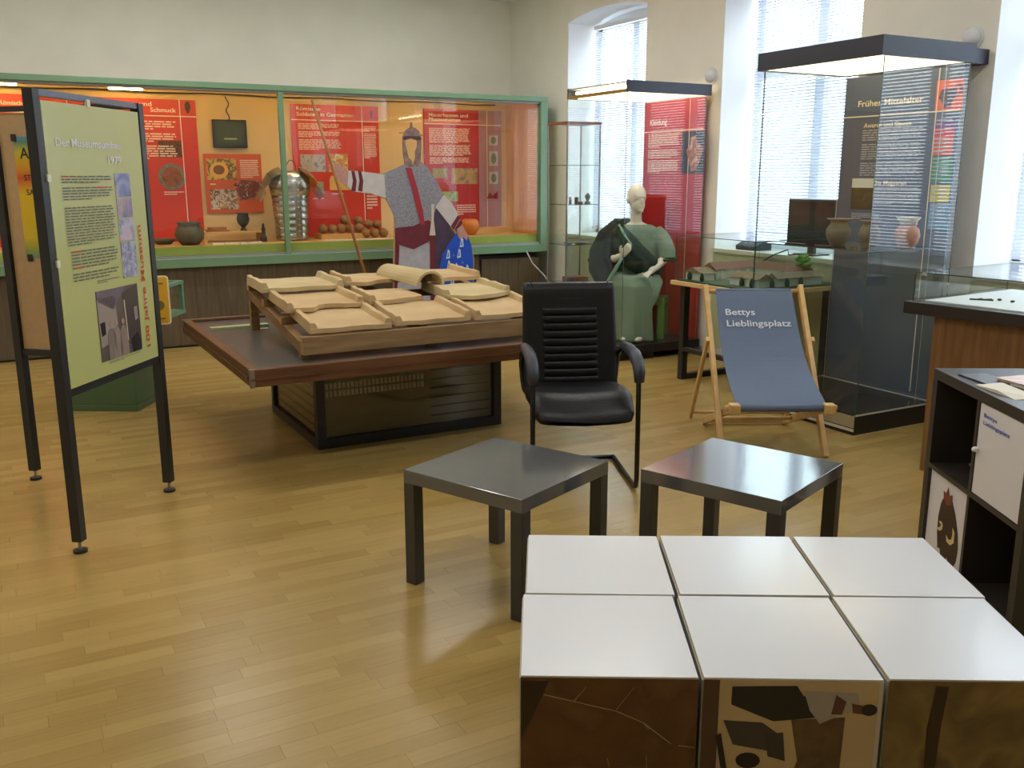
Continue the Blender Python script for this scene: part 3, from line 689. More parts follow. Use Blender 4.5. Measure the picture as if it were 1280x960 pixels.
for (a, b) in ((765, 805), (830, 800), (768, 870), (813, 885), (878, 895), (846, 735), (852, 935), (790, 960), (880, 990)):
    build('shield_mark', G().ringprism(Z7([(a-11, b+28), (a, b-30), (a+10, b-20), (a+12, b+24)], .012), Z7([(a-4, b+18), (a+1, b-14), (a+4, b-10), (a+5, b+16)], .012), (0, .002, 0)), MARK, sh, world=True)
for (a, b) in ((798, 812), (852, 855), (820, 1010)):
    cut('shield_star', [(a-8, b), (a-2, b-3), (a, b-14), (a+3, b-3), (a+9, b), (a+3, b+4), (a, b+14), (a-2, b+4)], M('print_blue_star', (90, 140, 224), .5), .012, parent=sh)
a, b = on_y(390, 125, SY-.02), on_y(452, 328, SY-.02); d = (b-a)/(b.z-a.z)
build('spear', G().tube([a, b, a+d*(.03-a.z)], .0135, 10), wood('spear_wood', (136, 84, 36), (160, 104, 52), (14, 14, 1)), st, world=True, smooth=True)
build('foot_brace', G().prism([(3.35, SY+.012, 0), (3.35, SY+.36, 0), (3.35, SY+.012, .9)], (.012, 0, 0)), BACKB, st, world=True)

# ================================================================== TILE TABLE in the middle of the room
TW = wood('dark_oiled_wood', (88, 54, 32), (114, 76, 46), (1.2, 14, 14), 3., .35)
TWY = wood('dark_oiled_wood_cross', (88, 54, 32), (114, 76, 46), (14, 1.2, 14), 3., .35)
SLATE = M('dark_grey_tray', (78, 76, 74), .35, var=.08, scale=5)
IRON = M('black_iron_frame', (34, 34, 34), .45)
RX0, RX1, RY0, RY1, RZ = 1.005, 3.09, 4.487, 6.375, .59
t = thing('tile_table', 'low museum table with brown wooden rim and black glazed base', 'table', ((RX0+RX1)/2, (RY0+RY1)/2, 0))
build('tray', G().box(RX0+.02, RX1-.02, RY0+.02, RY1-.02, .53, .57), SLATE, t, world=True)
for (x0, x1, y0, y1, mt) in ((RX0, RX1, RY0, RY0+.05, TW), (RX0, RX1, RY1-.05, RY1, TW), (RX0, RX0+.05, RY0+.05, RY1-.05, TWY), (RX1-.05, RX1, RY0+.05, RY1-.05, TWY)):
    r_ = build('rim', G().box(x0, x1, y0, y1, .50, RZ), mt, t, world=True, bevel=.006)
    xm = x0 if x1-x0 < .06 else None
    if y0 == RY0: build('rim_bead', G().box(x0, x1, y0-.006, y0, .535, .545), mt, r_, world=True)
    if x0 == RX0 and x1 < 2: build('rim_bead', G().box(x0-.006, x0, y0, y1, .535, .545), mt, r_, world=True)
for (x, y) in ((RX0, RY0), (RX0, RY1-.055), (RX1-.055, RY0), (RX1-.055, RY1-.055)):
    build('corner_cap', G().box(x-.004, x+.02, y-.004, y+.02, .498, RZ+.002), M('worn_corner', (126, 110, 92), .5), t, world=True, bevel=.003)
bx0, bx1, by0, by1 = 1.46, 2.63, 4.945, 5.95
for x in (bx0, bx1-.05):
    for y in (by0, by1-.05): build('base_post', G().box(x, x+.05, y, y+.05, 0, .50), IRON, t, world=True)
for y in (by0, by1-.04):
    build('base_rail', G().box(bx0+.05, bx1-.05, y, y+.04, .0, .055), IRON, t, world=True); build('base_rail', G().box(bx0+.05, bx1-.05, y, y+.04, .47, .50), IRON, t, world=True)
for x in (bx0, bx1-.04):
    build('base_rail', G().box(x, x+.04, by0+.05, by1-.05, .0, .055), IRON, t, world=True); build('base_rail', G().box(x, x+.04, by0+.05, by1-.05, .47, .50), IRON, t, world=True)
CORE = M('olive_base_core', (138, 124, 94), .6, var=.08, scale=5)
build('base_core', G().box(bx0+.035, bx1-.035, by0+.06, by1-.035, .02, .50), CORE, t, world=True)
build('base_pane', G().pane(bx0+.05, bx1-.05, by0+.015, by0+.021, .055, .47), [GLASS_D, GEDGE], t, world=True)
build('base_pane', G().pane(bx0+.015, bx0+.021, by0+.05, by1-.05, .055, .47), [GLASS_D, GEDGE], t, world=True)
LINED = M('dark_groove', (70, 62, 48), .6)
for k in range(7):
    z = .095+k*.056
    build('louvre', G().box(bx0+.028, bx0+.036, by0+.05, by1-.05, z, z+.010), LINED, t, world=True)
    build('louvre', G().box(bx0+.72, bx1-.06, by0+.052, by0+.062, z, z+.008), LINED, t, world=True)
gv = G()  # rows of pale cells modelled to imitate a reflection in the front glass
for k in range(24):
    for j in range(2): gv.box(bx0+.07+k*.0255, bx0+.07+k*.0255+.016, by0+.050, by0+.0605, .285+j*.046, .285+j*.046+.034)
tag(build('grille_reflection', gv, M('pale_reflection_bars', (222, 212, 188), .6), t, world=True), kind='stuff')
single('caption_strip', G().box(RX0+.10, RX0+.46, 5.93, 5.99, .57, .585), M('pale_green_strip', (168, 176, 130), .6), 'pale green strip lying in the tray beside the wooden post', 'strip')
single('paper_scrap', G().box(1.36, 1.44, 5.82, 5.86, .57, .574), CARD, 'small white scrap lying in the tray under the tile rack', 'paper')

# ---- wooden batten rack carrying the Roman roof tiles
PINE = wood('rack_wood', (134, 104, 66), (164, 130, 88), (1.5, 12, 12), 3., .6); PINEY = wood('rack_wood_cross', (134, 104, 66), (164, 130, 88), (12, 1.5, 12), 3., .6); ENDG = M('rack_end_grain', (186, 150, 92), .6)
FX0, FX1, FY0, FY1 = 1.33, 2.80, 4.72, 5.86
Zf, Zb = .655, .825                       # top of the sloping rails at the front and back
rk = thing('tile_rack', 'sloping wooden batten rack standing in the table tray', 'rack', ((FX0+FX1)/2, (FY0+FY1)/2, .57))
def zr(y): return Zf+(Zb-Zf)*(y-FY0)/(FY1-FY0)
for x in (FX0, 2.06, FX1-.05):
    build('side_rail', G().prism([(x, FY0, zr(FY0)-.06), (x, FY1, zr(FY1)-.055), (x, FY1, zr(FY1)), (x, FY0, zr(FY0))], (.05, 0, 0)), PINEY, rk, world=True)
    build('leg', G().box(x, x+.05, FY0+.02, FY0+.07, .57, zr(FY0)-.05), PINE, rk, world=True)
    build('leg', G().box(x, x+.05, FY1-.05, FY1, .57, Zb-.05), PINE, rk, world=True)
for y in (FY0-.045, 5.07, 5.45, FY1-.05):
    z = zr(max(y, FY0)); f0 = y < FY0
    b_ = build('batten', G().box(FX0-.005, FX1+.005, y, y+.045, (z-.055 if f0 else z), z+.042), PINE, rk, world=True, bevel=.003)
    build('end_face', G().box(FX0-.008, FX0-.005, y+.002, y+.043, (z-.053 if f0 else z+.002), z+.040), ENDG, b_, world=True)
# tegulae: a slab with two raised flanges
TERRA = M('pale_terracotta', (204, 176, 130), .8, col2=(188, 156, 110), scale=4., bump=.2, bscale=50)
TERRA2 = M('greyish_terracotta', (206, 186, 140), .85, col2=(188, 168, 124), scale=4., bump=.2, bscale=50)
tan = (Zb-Zf)/(FY1-FY0)
def tegula(name, label, mat, x0, w, y0, ln, lift, taper=.02, broken=None, dz=0., left=True, right=True):
    """front edge at y0; lies on the rack's slope, its front raised on the row below"""
    z0 = zr(y0)+.044+lift; z1 = zr(y0+ln)+.044+dz
    th = .026; fl = .034; fh = .03
    o = thing(name, label, 'roof tile', (x0+w/2, y0+ln/2, min(z0, z1)), 0, 'Roman roof tiles on the wooden rack')
    rnd = random.Random(int(x0*1000+y0*77))
    n = 12
    fr = [(x0+w*k/n, y0+(.006*rnd.random() if broken is None else broken[min(k, len(broken)-1)])) for k in range(n+1)]
    g = G(); zt = lambda y: z0+(z1-z0)*(y-y0)/ln
    rows = [fr]
    for j in range(1, 7): rows.append([(x, yy+(y0+ln-yy)*j/6) for x, yy in fr])
    top = [[(x+((.5-k/n)*taper*(y-y0)/ln), y, zt(y)+th+.0015*math.sin(k*1.1+j)) for k, (x, y) in enumerate(r)] for j, r in enumerate(rows)]
    bot = [[(a, b, c-th) for a, b, c in r] for r in top]
    m_ = n+1; vs = [p for r in top for p in r]+[p for r in bot for p in r]; off = 7*m_; fs = []
    for j in range(6):
        for k in range(n):
            a = j*m_+k; fs += [(a, a+1, a+m_+1, a+m_), (off+a, off+a+m_, off+a+m_+1, off+a+1)]
    for k in range(n): fs += [(k, off+k, off+k+1, k+1), (6*m_+k, 6*m_+k+1, off+6*m_+k+1, off+6*m_+k)]
    for j in range(6): fs += [(j*m_, j*m_+m_, off+j*m_+m_, off+j*m_), (j*m_+n, off+j*m_+n, off+j*m_+m_+n, j*m_+m_+n)]
    g.add(vs, fs); build('slab', g, mat, o, world=True, bevel=.0025)
    for k, on in ((0, left), (n, right)):
        if not on: continue
        s = 1 if k == 0 else -1; rings = []
        for j in range(7):
            x, y, z = top[j][k]; w_ = fl*(1+.25*rnd.random()); h_ = fh*(.85+.3*rnd.random())
            if j == 0: y += .004
            rings.append([(x-s*.002, y, z-th), (x+s*w_*1.25, y, z-th), (x+s*w_*1.15, y, z), (x+s*w_*.8, y, z+h_), (x+s*.004, y, z+h_)])
        build('flange', G().loft(rings), mat, o, world=True, bevel=.003, fixn=True)
    return o
c0, cw = FX0+.01, .475
tegula('roof_tile', 'whole pale tile at the near corner of the front row', TERRA, c0+.03, .455, FY0-.03, .40, .012)
tegula('roof_tile', 'pale tile with chipped front edge in the middle of the front row', TERRA, c0+cw+.035, .46, FY0-.02, .40, .012)
tegula('roof_tile', 'pale tile at the end of the front row beside the leather chair', TERRA, c0+2*cw+.04, .47, FY0-.03, .40, .012)
brk = [0, 0, .0, .005, .02, .03, .05, .06, .055, .05, .05, .045, .05]
tegula('roof_tile', 'pale tile with a broken notch in the middle row', TERRA, c0, .46, 5.05, .40, .034, broken=[-.05, -.055, -.05, -.05, -.045, .01, .02, .015, .01, .0, 0, -.01, 0])
tegula('roof_tile', 'flat broken tile piece without its far flange in the middle row', TERRA, c0+cw+.02, .36, 5.06, .36, .034, right=False, broken=[0, 0, .0, .005, .005, .01, .015, .02, .03, .04, .05, .06, .07])
tegula('roof_tile', 'hollow worn greyish tile at the end of the middle row', TERRA2, c0+2*cw+.02, .455, 5.04, .40, .040, broken=[.02, .0, -.02, -.035, -.045, -.05, -.05, -.045, -.035, -.02, 0, .02, .03])
tegula('roof_tile', 'greyish worn whole tile at the back corner over the rack post', TERRA2, c0-.035, .50, 5.41, .40, .045)
tegula('roof_tile', 'broken tile piece lying before the half round ridge tile', TERRA, c0+cw+.02, .37, 5.44, .38, .045, left=True, right=False, broken=[.03, .02, .01, .0, 0, .01, .03, .05, .06, .07, .08, .08, .09])
tegula('roof_tile', 'pale tile in the back row in front of the blue shield', TERRA, c0+2*cw-.02, .47, 5.43, .40, .045, left=False)
# imbrex: half-round cover tile
o = thing('ridge_tile', 'half round tapered cover tile lying on the back row', 'roof tile', (2.16, 5.5, .85), 0, 'Roman roof tiles on the wooden rack')
a = on_z(462, 344, .90); b = on_z(485, 347, .90)
p0 = Vector((2.30, 5.24, .855)); p1 = Vector((2.20, 5.72, .885)); ax = (p1-p0).normalized(); sd = ax.cross(Vector((0, 0, 1))).normalized(); up = sd.cross(ax)
rings = []
for j in range(7):
    c = p0.lerp(p1, j/6); r = .105-.022*j/6; ring = []
    for k in range(13):
        an = PI*k/12; ring.append(c+sd*(r*math.cos(an))+up*(r*.85*math.sin(an)))
    for k in range(12, -1, -1):
        an = PI*k/12; ring.append(c+sd*((r-.02)*math.cos(an))+up*((r-.02)*.85*math.sin(an)))
    rings.append(ring)
build('shell', G().loft(rings), TERRA2, o, world=True, smooth=False, bevel=.003, fixn=True)
build('mortar_lump', G().ell((2.30, 5.36, .90), (.05, .08, .04), 10, 7), M('dark_mortar', (110, 82, 62), .95, bump=.6, bscale=20), o, world=True, smooth=True)

# ================================================================== POSTER STAND (three posts, two panels)
A, B, C = Vector((.16, 4.0, 0)), Vector((.606, 4.617, 0)), Vector((.038, 5.143, 0))
STEELB = M('black_square_tube', (36, 35, 34), .4, var=.1, scale=8); GREYR = M('grey_top_rail', (92, 96, 108), .3, metal=.4)
t = thing('poster_stand', 'black tubular poster stand with two hinged panels', 'stand', A)
RAILZ, TOPZ = .665, 1.83
dAB = (B-A).normalized(); dCB = (B-C).normalized()
for P_, d in ((A, dAB), (B, dAB), (C, dCB)):
    po = build('post', G().beam(P_+Vector((0, 0, .05)), P_+Vector((0, 0, TOPZ)), .042, .042, up=d), STEELB, t, world=True, bevel=.002)
    ft = build('levelling_foot', G().tube([P_+Vector((0, 0, .0)), P_+Vector((0, 0, .012))], .028, 16), IRON, po, world=True)
    build('foot_bolt', G().tube([P_+Vector((0, 0, .012)), P_+Vector((0, 0, .052))], .006, 8), M('zinc', (150, 150, 150), .35, metal=.8), po, world=True)
for P_, Q, d in ((A, B, dAB), (C, B, dCB)):
    build('bottom_rail', G().beam(P_+d*.021+Vector((0, 0, RAILZ)), Q-d*.021+Vector((0, 0, RAILZ)), .03, .03), STEELB, t, world=True)
    build('top_rail', G().beam(P_+d*.021+Vector((0, 0, TOPZ-.012)), Q-d*.021+Vector((0, 0, TOPZ-.012)), .03, .024), GREYR if d == dAB else STEELB, t, world=True)
OLIVE = M('pale_olive_poster', (190, 192, 122), .35, coat=.25)
nAB = dAB.cross(Vector((0, 0, 1)))
p = Panel(t, A+dAB*.028+nAB*.018+Vector((0, 0, TOPZ-.04)), dAB, (0, 0, 1), (B-A).length-.056, TOPZ-.04-RAILZ-.018)
pb = p.board('poster', OLIVE, .008)
GREYTX = M('grey_small_print', (112, 112, 96), .6); REDTX = M('red_print', (206, 74, 50), .6); LAV = M('pale_heading', (236, 236, 240), .5)
p.text('Der Museumsumbau', .09, .148, .028, LAV, width=.66, parent=pb); p.text('1979', .60, .205, .028, LAV, width=.15, parent=pb)
p.para(.11, .25, .62, .50, 25, GREYTX, fill=.45, gaps=(3, 9, 10), seed=21, parent=pb); p.para(.13, .515, .62, .63, 10, GREYTX, fill=.45, gaps=(6,), seed=22, parent=pb)
p.para(.36, .635, .62, .65, 2, GREYTX, fill=.45, seed=23, parent=pb)
for (x0, y0, x1, y1) in ((.11, .25, .17, .2545), (.45, .29, .56, .2945), (.13, .515, .24, .5195), (.14, .5726, .23, .577)):
    p.rect('red_words', x0, y0, x1, y1, REDTX, .0035, pb)
pic = [('printed_photo', .655, .24, .83, .33, photo('print_blue1', [(96, 104, 158), (150, 156, 196), (190, 180, 190), (90, 96, 150)], 8., 12.)), ('printed_photo', .655, .335, .83, .41, photo('print_blue2', [(110, 112, 160), (170, 150, 160), (200, 190, 200)], 10., 13.)),
       ('printed_photo', .655, .415, .83, .50, photo('print_blue3', [(120, 124, 172), (210, 170, 170), (190, 190, 206), (90, 96, 150)], 12., 14.)), ('printed_photo', .655, .505, .83, .645, photo('print_blue4', [(60, 60, 90), (190, 190, 210), (120, 124, 160), (230, 226, 232)], 20., 15.))]
for nm, x0, y0, x1, y1, mt in pic: p.rect(nm, x0, y0, x1, y1, mt, .002, pb)
ph = p.rect('printed_photo', .33, .675, .80, .945, M('print_room_wall', (96, 82, 76), .35, var=.12, scale=5), .002, pb)
def pp(nm, pts, c, lift=.003): return p.poly(nm, [(.33+.47*a, .675+.27*b) for a, b in pts], M('print_%d_%d_%d' % c, c, .4), lift, pb)
pp('photo_wall', [(0, .12), (.42, .10), (.44, .5), (.3, .75), (.02, .8)], (158, 142, 132)); pp('photo_ceiling', [(0, 0), (.7, 0), (.36, .30), (.02, .14)], (112, 98, 108))
pp('photo_case', [(.62, .1), (1, 0), (1, .95), (.66, .85)], (72, 58, 56)); pp('photo_post', [(.62, .2), (.65, .2), (.67, .8), (.65, .8)], (200, 190, 160), .004)
pp('photo_dark', [(.03, .45), (.14, .44), (.14, .62), (.05, .64)], (20, 20, 24), .004); pp('photo_case_panel', [(.86, .34), (.94, .33), (.95, .52), (.87, .54)], (150, 140, 132), .004)
for a, c in ((.27, (132, 116, 108)), (.40, (148, 134, 126)), (.56, (146, 124, 112))):
    p.disc('photo_head', .33+.47*a, .675+.27*.50, .018, .012, M('print_face', (176, 140, 116), .5), .0045, parent=pb)
    pp('photo_man', [(a-.09, .64), (a-.04, .56), (a+.04, .56), (a+.09, .66), (a+.10, 1.0), (a-.10, 1.0)], c, .004)
pp('photo_chair', [(.74, .8), (.9, .72), (.98, .86), (.96, 1), (.76, 1)], (30, 26, 26), .005)
p.para(.40, .952, .78, .962, 2, GREYTX, fill=.4, seed=25, parent=pb)
p.text('100 Jahre Museum', .905, .945, .028, REDTX, width=.50, vertical=True, parent=pb)
CLIP = M('ivory_clip', (226, 222, 200), .5)
for P_ in (A+dAB*.02+nAB*.022+Vector((0, 0, 1.505)), A+dAB*.02+nAB*.022+Vector((0, 0, 1.18)), A+dAB*.34+nAB*.018+Vector((0, 0, TOPZ-.03))):
    build('clip', G().beam(P_-Vector((0, 0, .014)), P_+Vector((0, 0, .014)), .022, .012, up=nAB), CLIP, t, world=True)
nCB = dCB.cross(Vector((0, 0, 1)))
p2 = Panel(t, C+dCB*.026+nCB*.004+Vector((0, 0, TOPZ-.03)), dCB, (0, 0, 1), (B-C).length-.05, TOPZ-.03-RAILZ-.016)
p2.board('felt_panel', M('beige_felt_panel', (190, 158, 116), .85, var=.04, scale=30), .012)
zz0 = 1.83-.03
ps = p2.rect('rainbow_poster', .105, .095, .70, .60, ramp_z('rainbow_print', [(.0, (90, 130, 150)), (.09, (140, 160, 60)), (.2, (222, 190, 24)), (.55, (228, 190, 20)), (.68, (214, 86, 30)), (.75, (222, 150, 24)), (.88, (206, 190, 30)), (.96, (90, 140, 110)), (1., (100, 150, 180))], 1.11, 1.69), .002)
BLK = M('black_print', (30, 28, 26), .5)
p2.text('A', .145, .185, .045, BLK, parent=ps); p2.text('ST', .158, .275, .024, BLK, parent=ps); p2.text('SA', .165, .335, .024, BLK, parent=ps)
for (x, y) in ((.11, .10), (.135, .60)): p2.rect('pin_clip', x-.02, y-.015, x+.02, y+.015, STEELB, .004)

# ---- green pedestal showcase behind the stand
GB = M('moss_green_paint', (74, 98, 62), .5, var=.05); GBL = M('green_showcase_frame', (96, 138, 106), .45)
an = math.atan2(.31, .185); pc = Vector((.684, 6.392, 0)); r_ = Vector((.185, .31, 0)).normalized(); l_ = Vector((-r_.y, r_.x, 0))
pe = thing('pedestal_showcase', 'moss green pedestal with a small glass showcase on top', 'showcase', pc+r_*.18+l_*.22, an)
build('plinth', G().box(-.19, .19, -.23, .23, 0, .04), GB, pe, bevel=.004); build('pedestal', G().box(-.18, .18, -.22, .22, .04, .60), GB, pe, bevel=.004)
build('showcase_floor', G().box(-.21, .21, -.44, .26, .60, .625), GBL, pe)
for x in (-.195, .195):
    for y in (-.425, .245): build('showcase_post', G().box(x-.012, x+.012, y-.012, y+.012, .625, .80), GBL, pe)
build('showcase_top', G().ringprism([(-.21, -.44, .80), (.21, -.44, .80), (.21, .26, .80), (-.21, .26, .80)], [(-.18, -.41, .80), (.18, -.41, .80), (.18, .23, .80), (-.18, .23, .80)], (0, 0, .022)), GBL, pe)
for b_ in ((-.183, .183, -.428, -.424, .625, .80), (-.183, .183, .243, .247, .625, .80), (.193, .197, -.413, .233, .625, .80), (-.197, -.193, -.413, .233, .625, .80), (-.18, .18, -.41, .23, .806, .810)):
    build('pane', G().pane(*b_), [GLASS, GEDGE], pe)
Mx = FRAMES[pe]
for k, (x, y) in enumerate(((-.02, -.32), (.1, -.22), (-.1, -.12))):
    q = Mx @ Vector((x, y, .625)); single('stone_find', G().ell((q.x, q.y, q.z+.025), (.06, .045, .025), 12, 7), M('pale_stone', (160, 168, 160), .8, var=.2, scale=20), 'pale flat stone lying in the small green showcase', 'stone', 'stones in the small showcase', smooth=True)
YEL = M('yellow_sign', (222, 170, 40), .45)
q0, q1 = on_y(176, 346, 6.0), on_y(215, 405, 6.0)
def rrect(x0, x1, z0, z1, r, y):
    pts = []
    for cx_, cz_, a0 in ((x1-r, z0+r, -90), (x1-r, z1-r, 0), (x0+r, z1-r, 90), (x0+r, z0+r, 180)):
        for k in range(5): a_ = math.radians(a0+k*22.5); pts.append((cx_+r*math.cos(a_), y, cz_+r*math.sin(a_)))
    return pts
sg_ = tag(build('sign_plate', G().prism(rrect(q0.x, q1.x, q1.z, q0.z, .02, 6.0), (0, .008, 0)), M('pale_sign_edge', (236, 226, 190), .5), pe, world=True), 'yellow sign plate with pale edge and rounded corners')
build('sign_face', G().prism(rrect(q0.x+.008, q1.x-.01, q1.z+.01, q0.z-.008, .016, 5.996), (0, .004, 0)), YEL, sg_, world=True)
build('sign_emblem', G().prism([(q1.x-.065+.03*math.cos(2*PI*k/16), 5.994, (q0.z+q1.z)/2-.03+.03*math.sin(2*PI*k/16)) for k in range(16)], (0, .003, 0)), M('olive_emblem', (110, 104, 50), .5), sg_, world=True)
for dz in (.10, -.115): build('sign_writing', G().box(q1.x-.09, q1.x-.035, 5.9935, 5.9965, (q0.z+q1.z)/2+dz, (q0.z+q1.z)/2+dz+.008), M('olive_emblem', (110, 104, 50), .5), sg_, world=True)
build('sign_bracket', G().beam(((q0.x+q1.x)/2, 6.008, .61), ((q0.x+q1.x)/2, 6.36, .61), .03, .012), IRON, pe, world=True)

# ================================================================== LOW SIDE TABLES
LACK_LIT = M('dark_grey_lacquer_lit', (88, 89, 90), .12, spec=1.0, coat=.35); LACK_SHADED = M('dark_grey_lacquer_shaded', (62, 60, 58), .3)  # one lacquer: top colour lightened for reflected light, legs a darker shaded copy
def low_table(label, x, y, rz):
    o = thing('side_table', label, 'side table', (x, y, 0), rz, 'low dark grey side tables')
    tp = build('table_top', G().box(-.275, .275, -.275, .275, .40, .45), [LACK_LIT], o, bevel=.002)
    for sx in (-1, 1):
        for sy in (-1, 1):
            a, b = sx*.25, sy*.25
            build('leg', G().box(a-.025, a+.025, b-.025, b+.025, 0, .40), LACK_SHADED, o, bevel=.002)
low_table('dark grey low side table in front of the tile table', 1.587, 2.938, .4165)
low_table('dark grey low side table in front of the deck chair', 2.355, 2.502, .3711)

# ================================================================== LEATHER CHAIR
LEATH = M('black_leather', (17, 17, 19), .40, var=.1, scale=10, bump=.12, bscale=90, spec=.35); TUBE = M('black_enamel_tube', (18, 18, 20), .25); ARM = M('charcoal_armrest', (52, 56, 64), .45)
fr = Vector((2.605, 3.498, 0)); back = Vector((.39, .92, 0)).normalized(); rgt = Vector((back.y, -back.x, 0))
orig = fr-rgt*.255+back*.27
ch = thing('leather_chair', 'black leather visitor chair on a cantilever tube frame', 'chair', orig, math.atan2(rgt.y, rgt.x))
for s in (-1, 1):
    x = s*.255
    path = [(x, .27, .015), (x, .0, .015), (x, -.22, .015), (x, -.262, .03), (x, -.275, .07), (x, -.27, .30), (x, -.262, .56), (x, -.25, .605), (x, -.20, .635), (x, -.05, .645), (x, .12, .64), (x, .20, .61), (x, .235, .55), (x*.97, .235, .46), (x*.95, .22, .42), (x*.93, .10, .415), (x*.93, -.12, .41)]
    build('side_frame', G().tube(path, .0125, 10), TUBE, ch, smooth=True)
    ap = [(x, -.272, .55), (x, -.268, .60), (x, -.235, .64), (x, -.16, .665), (x, -.03, .67), (x, .08, .668)]
    build('armrest', G().tube(ap, [.024, .03, .031, .031, .029, .022], 12), ARM, ch, smooth=True)
build('floor_crossbar', G().tube([(-.255, .27, .015), (.255, .27, .015)], .0125, 10), TUBE, ch, smooth=True)
build('seat_crossbar', G().tube([(-.24, .10, .40), (.24, .10, .40)], .011, 8), TUBE, ch, smooth=True)
# seat: rounded waterfall cushion
g = G(); rings = []
for j in range(13):
    v = j/12; y = -.30+.52*v
    hw = .240+.014*math.sin(PI*v); zc = .415+.018*math.sin(PI*min(1, v*1.2)) - .05*max(0, .25-v)/.25
    ring = []
    for k in range(20):
        a_ = 2*PI*k/20; c_, s_ = math.cos(a_), math.sin(a_)
        ex = (abs(c_)**.35)*(1 if c_ >= 0 else -1); ez = (abs(s_)**.6)*(1 if s_ >= 0 else -1)
        th = .048*(math.sin(PI*min(1, (v+.03)/.3*.5)) if v < .27 else 1)
        z = zc+ez*th+(.012*ex*ex if s_ > 0 else 0)
        ring.append((hw*ex*(1 if v > .08 else .93), y-(.055*(1-ex*ex)-.02)*max(0, 1-v*1.6), z))
    rings.append(ring)
build('seat', G().loft(rings), LEATH, ch, smooth=True, fixn=True)
# backrest: padded border and rolls
bt = lambda z: .20+(z-.42)*.20            # backrest leans back
g = G(); rings = []
W0, W1 = .25, .242
for j in range(17):
    v = j/16; z = .415+.55*v; w = (W0+(W1-W0)*v)*(1-.03*max(0, v-.94)/.06); ring = []
    for k in range(20):
        a_ = 2*PI*k/20; c_, s_ = math.cos(a_), math.sin(a_)
        ex = (abs(c_)**.3)*(1 if c_ >= 0 else -1); ey = (abs(s_)**.5)*(1 if s_ >= 0 else -1)
        th = .032*(1 if .05 < v < .95 else .75)
        ring.append((w*ex, bt(z)+ey*th-(.02*ex*ex if s_ < 0 else 0), z))
    rings.append(ring)
bk = build('backrest', G().loft(rings), LEATH, ch, smooth=True, fixn=True)
for k in range(10):
    z = .47+k*.039; y = bt(z)-.036
    rr = [[(x, y-.012*math.cos(a_)*(1-.25*(abs(x)/.14)**4), z+.021*math.sin(a_)) for a_ in [2*PI*i/12 for i in range(12)]] for x in [-.142, -.135, -.09, -.03, .03, .09, .135, .142]]
    build('back_roll', G().loft(rr), LEATH, bk, smooth=True, fixn=True)
SEAM = M('leather_seam', (14, 14, 14), .6)
for s in (-1, 1): build('seam', G().tube([(s*.150, bt(.46)-.033, .46), (s*.150, bt(.66)-.033, .66), (s*.150, bt(.885)-.033, .885), (s*.205, bt(.97)-.038, .975)], .0025, 6), SEAM, bk)
build('seam', G().tube([(-.150, bt(.885)-.033, .885), (.150, bt(.885)-.033, .885)], .0025, 6), SEAM, bk)

# ================================================================== DECK CHAIR
BEECH = wood('beech_slats', (216, 180, 118), (196, 158, 100), (6, 6, 6), 3., .5); CANVAS = M('blue_grey_canvas', (98, 112, 136), .85, var=.03, scale=60, bump=.1, bscale=300)
ax = Vector((math.cos(math.radians(-29)), math.sin(math.radians(-29)), 0)); nx = Vector((-ax.y, ax.x, 0))
Rf = Vector((3.853, 3.458, 0)); W = .565
dc = thing('deck_chair', 'wooden deck chair with blue grey canvas lettered Bettys Lieblingsplatz', 'deck chair', Rf-ax*(W/2)+nx*.35, math.radians(-29))
# local: x to the right, y to the rear; front feet at y=-.35
yF, yT, zT = -.35, .32, .865
h = W/2
for s in (-1, 1):
    build('back_rail', G().beam((s*h, yF, .0), (s*h, yT, zT), .028, .045, up=(0, 1, 0)), BEECH, dc, bevel=.004)
    build('seat_rail', G().beam((s*(h-.035), -.44, .305), (s*(h-.035), .36, .018), .022, .042, up=(0, 0, 1)), BEECH, dc, bevel=.004)
    q = (.60-.0)/zT; yp = yF+(yT-yF)*.66
    build('prop_rail', G().beam((s*(h+.022), yp-.02, zT*.68), (s*(h+.022), .50, .012), .02, .036, up=(0, 1, 0)), BEECH, dc, bevel=.004)
    build('pivot_bolt', G().tube([(s*(h-.05), -.18, .215), (s*(h+.012), -.18, .215)], .005, 8), M('zinc', (150, 150, 150), .35), dc)
build('top_bar', G().tube([(-h, yT-.015, zT-.03), (h, yT-.015, zT-.03)], .014, 10), BEECH, dc, smooth=True)
build('front_bar', G().tube([(-(h+.015), -.42, .298), (h+.015, -.42, .298)], .017, 12), BEECH, dc, smooth=True)
for s in (-1, 1): build('front_knob', G().box(s*(h-.03)-.028, s*(h-.03)+.028, -.47, -.405, .272, .325), BEECH, dc, bevel=.006)
build('rear_bar', G().box(-(h-.05), h-.05, .335, .365, .012, .045), BEECH, dc, bevel=.004)
build('middle_bar', G().tube([(-(h-.04), .16, .09), (h-.04, .16, .09)], .011, 8), BEECH, dc, smooth=True)
build('prop_bar', G().tube([(-(h+.02), .46, .05), (h+.02, .46, .05)], .011, 8), BEECH, dc, smooth=True)
cpts = []
for k in range(25):
    v = k/24; y = (yT-.02)+(-.42-(yT-.02))*v; z = (zT-.015)+(.318-(zT-.015))*v
    sag = math.sin(PI*v)**1.2*.115; y += sag*.55; z -= sag*.75*(.4+.6*v)
    cpts.append((y, z))
cwid = lambda v: .225+.016*v
rings = []
for k, (y, z) in enumerate(cpts):
    w = cwid(k/24); rings.append([(-w, y, z), (w, y, z), (w, y+.003, z-.003), (-w, y+.003, z-.003)])
cv = build('canvas', G().loft(rings), CANVAS, dc, smooth=False)
build('canvas_hem', G().tube([(-.235, -.42, .298), (.235, -.42, .298)], .021, 14), CANVAS, cv, smooth=True)
build('canvas_hem', G().tube([(-.222, yT-.015, zT-.03), (.222, yT-.015, zT-.03)], .017, 12), CANVAS, cv, smooth=True)
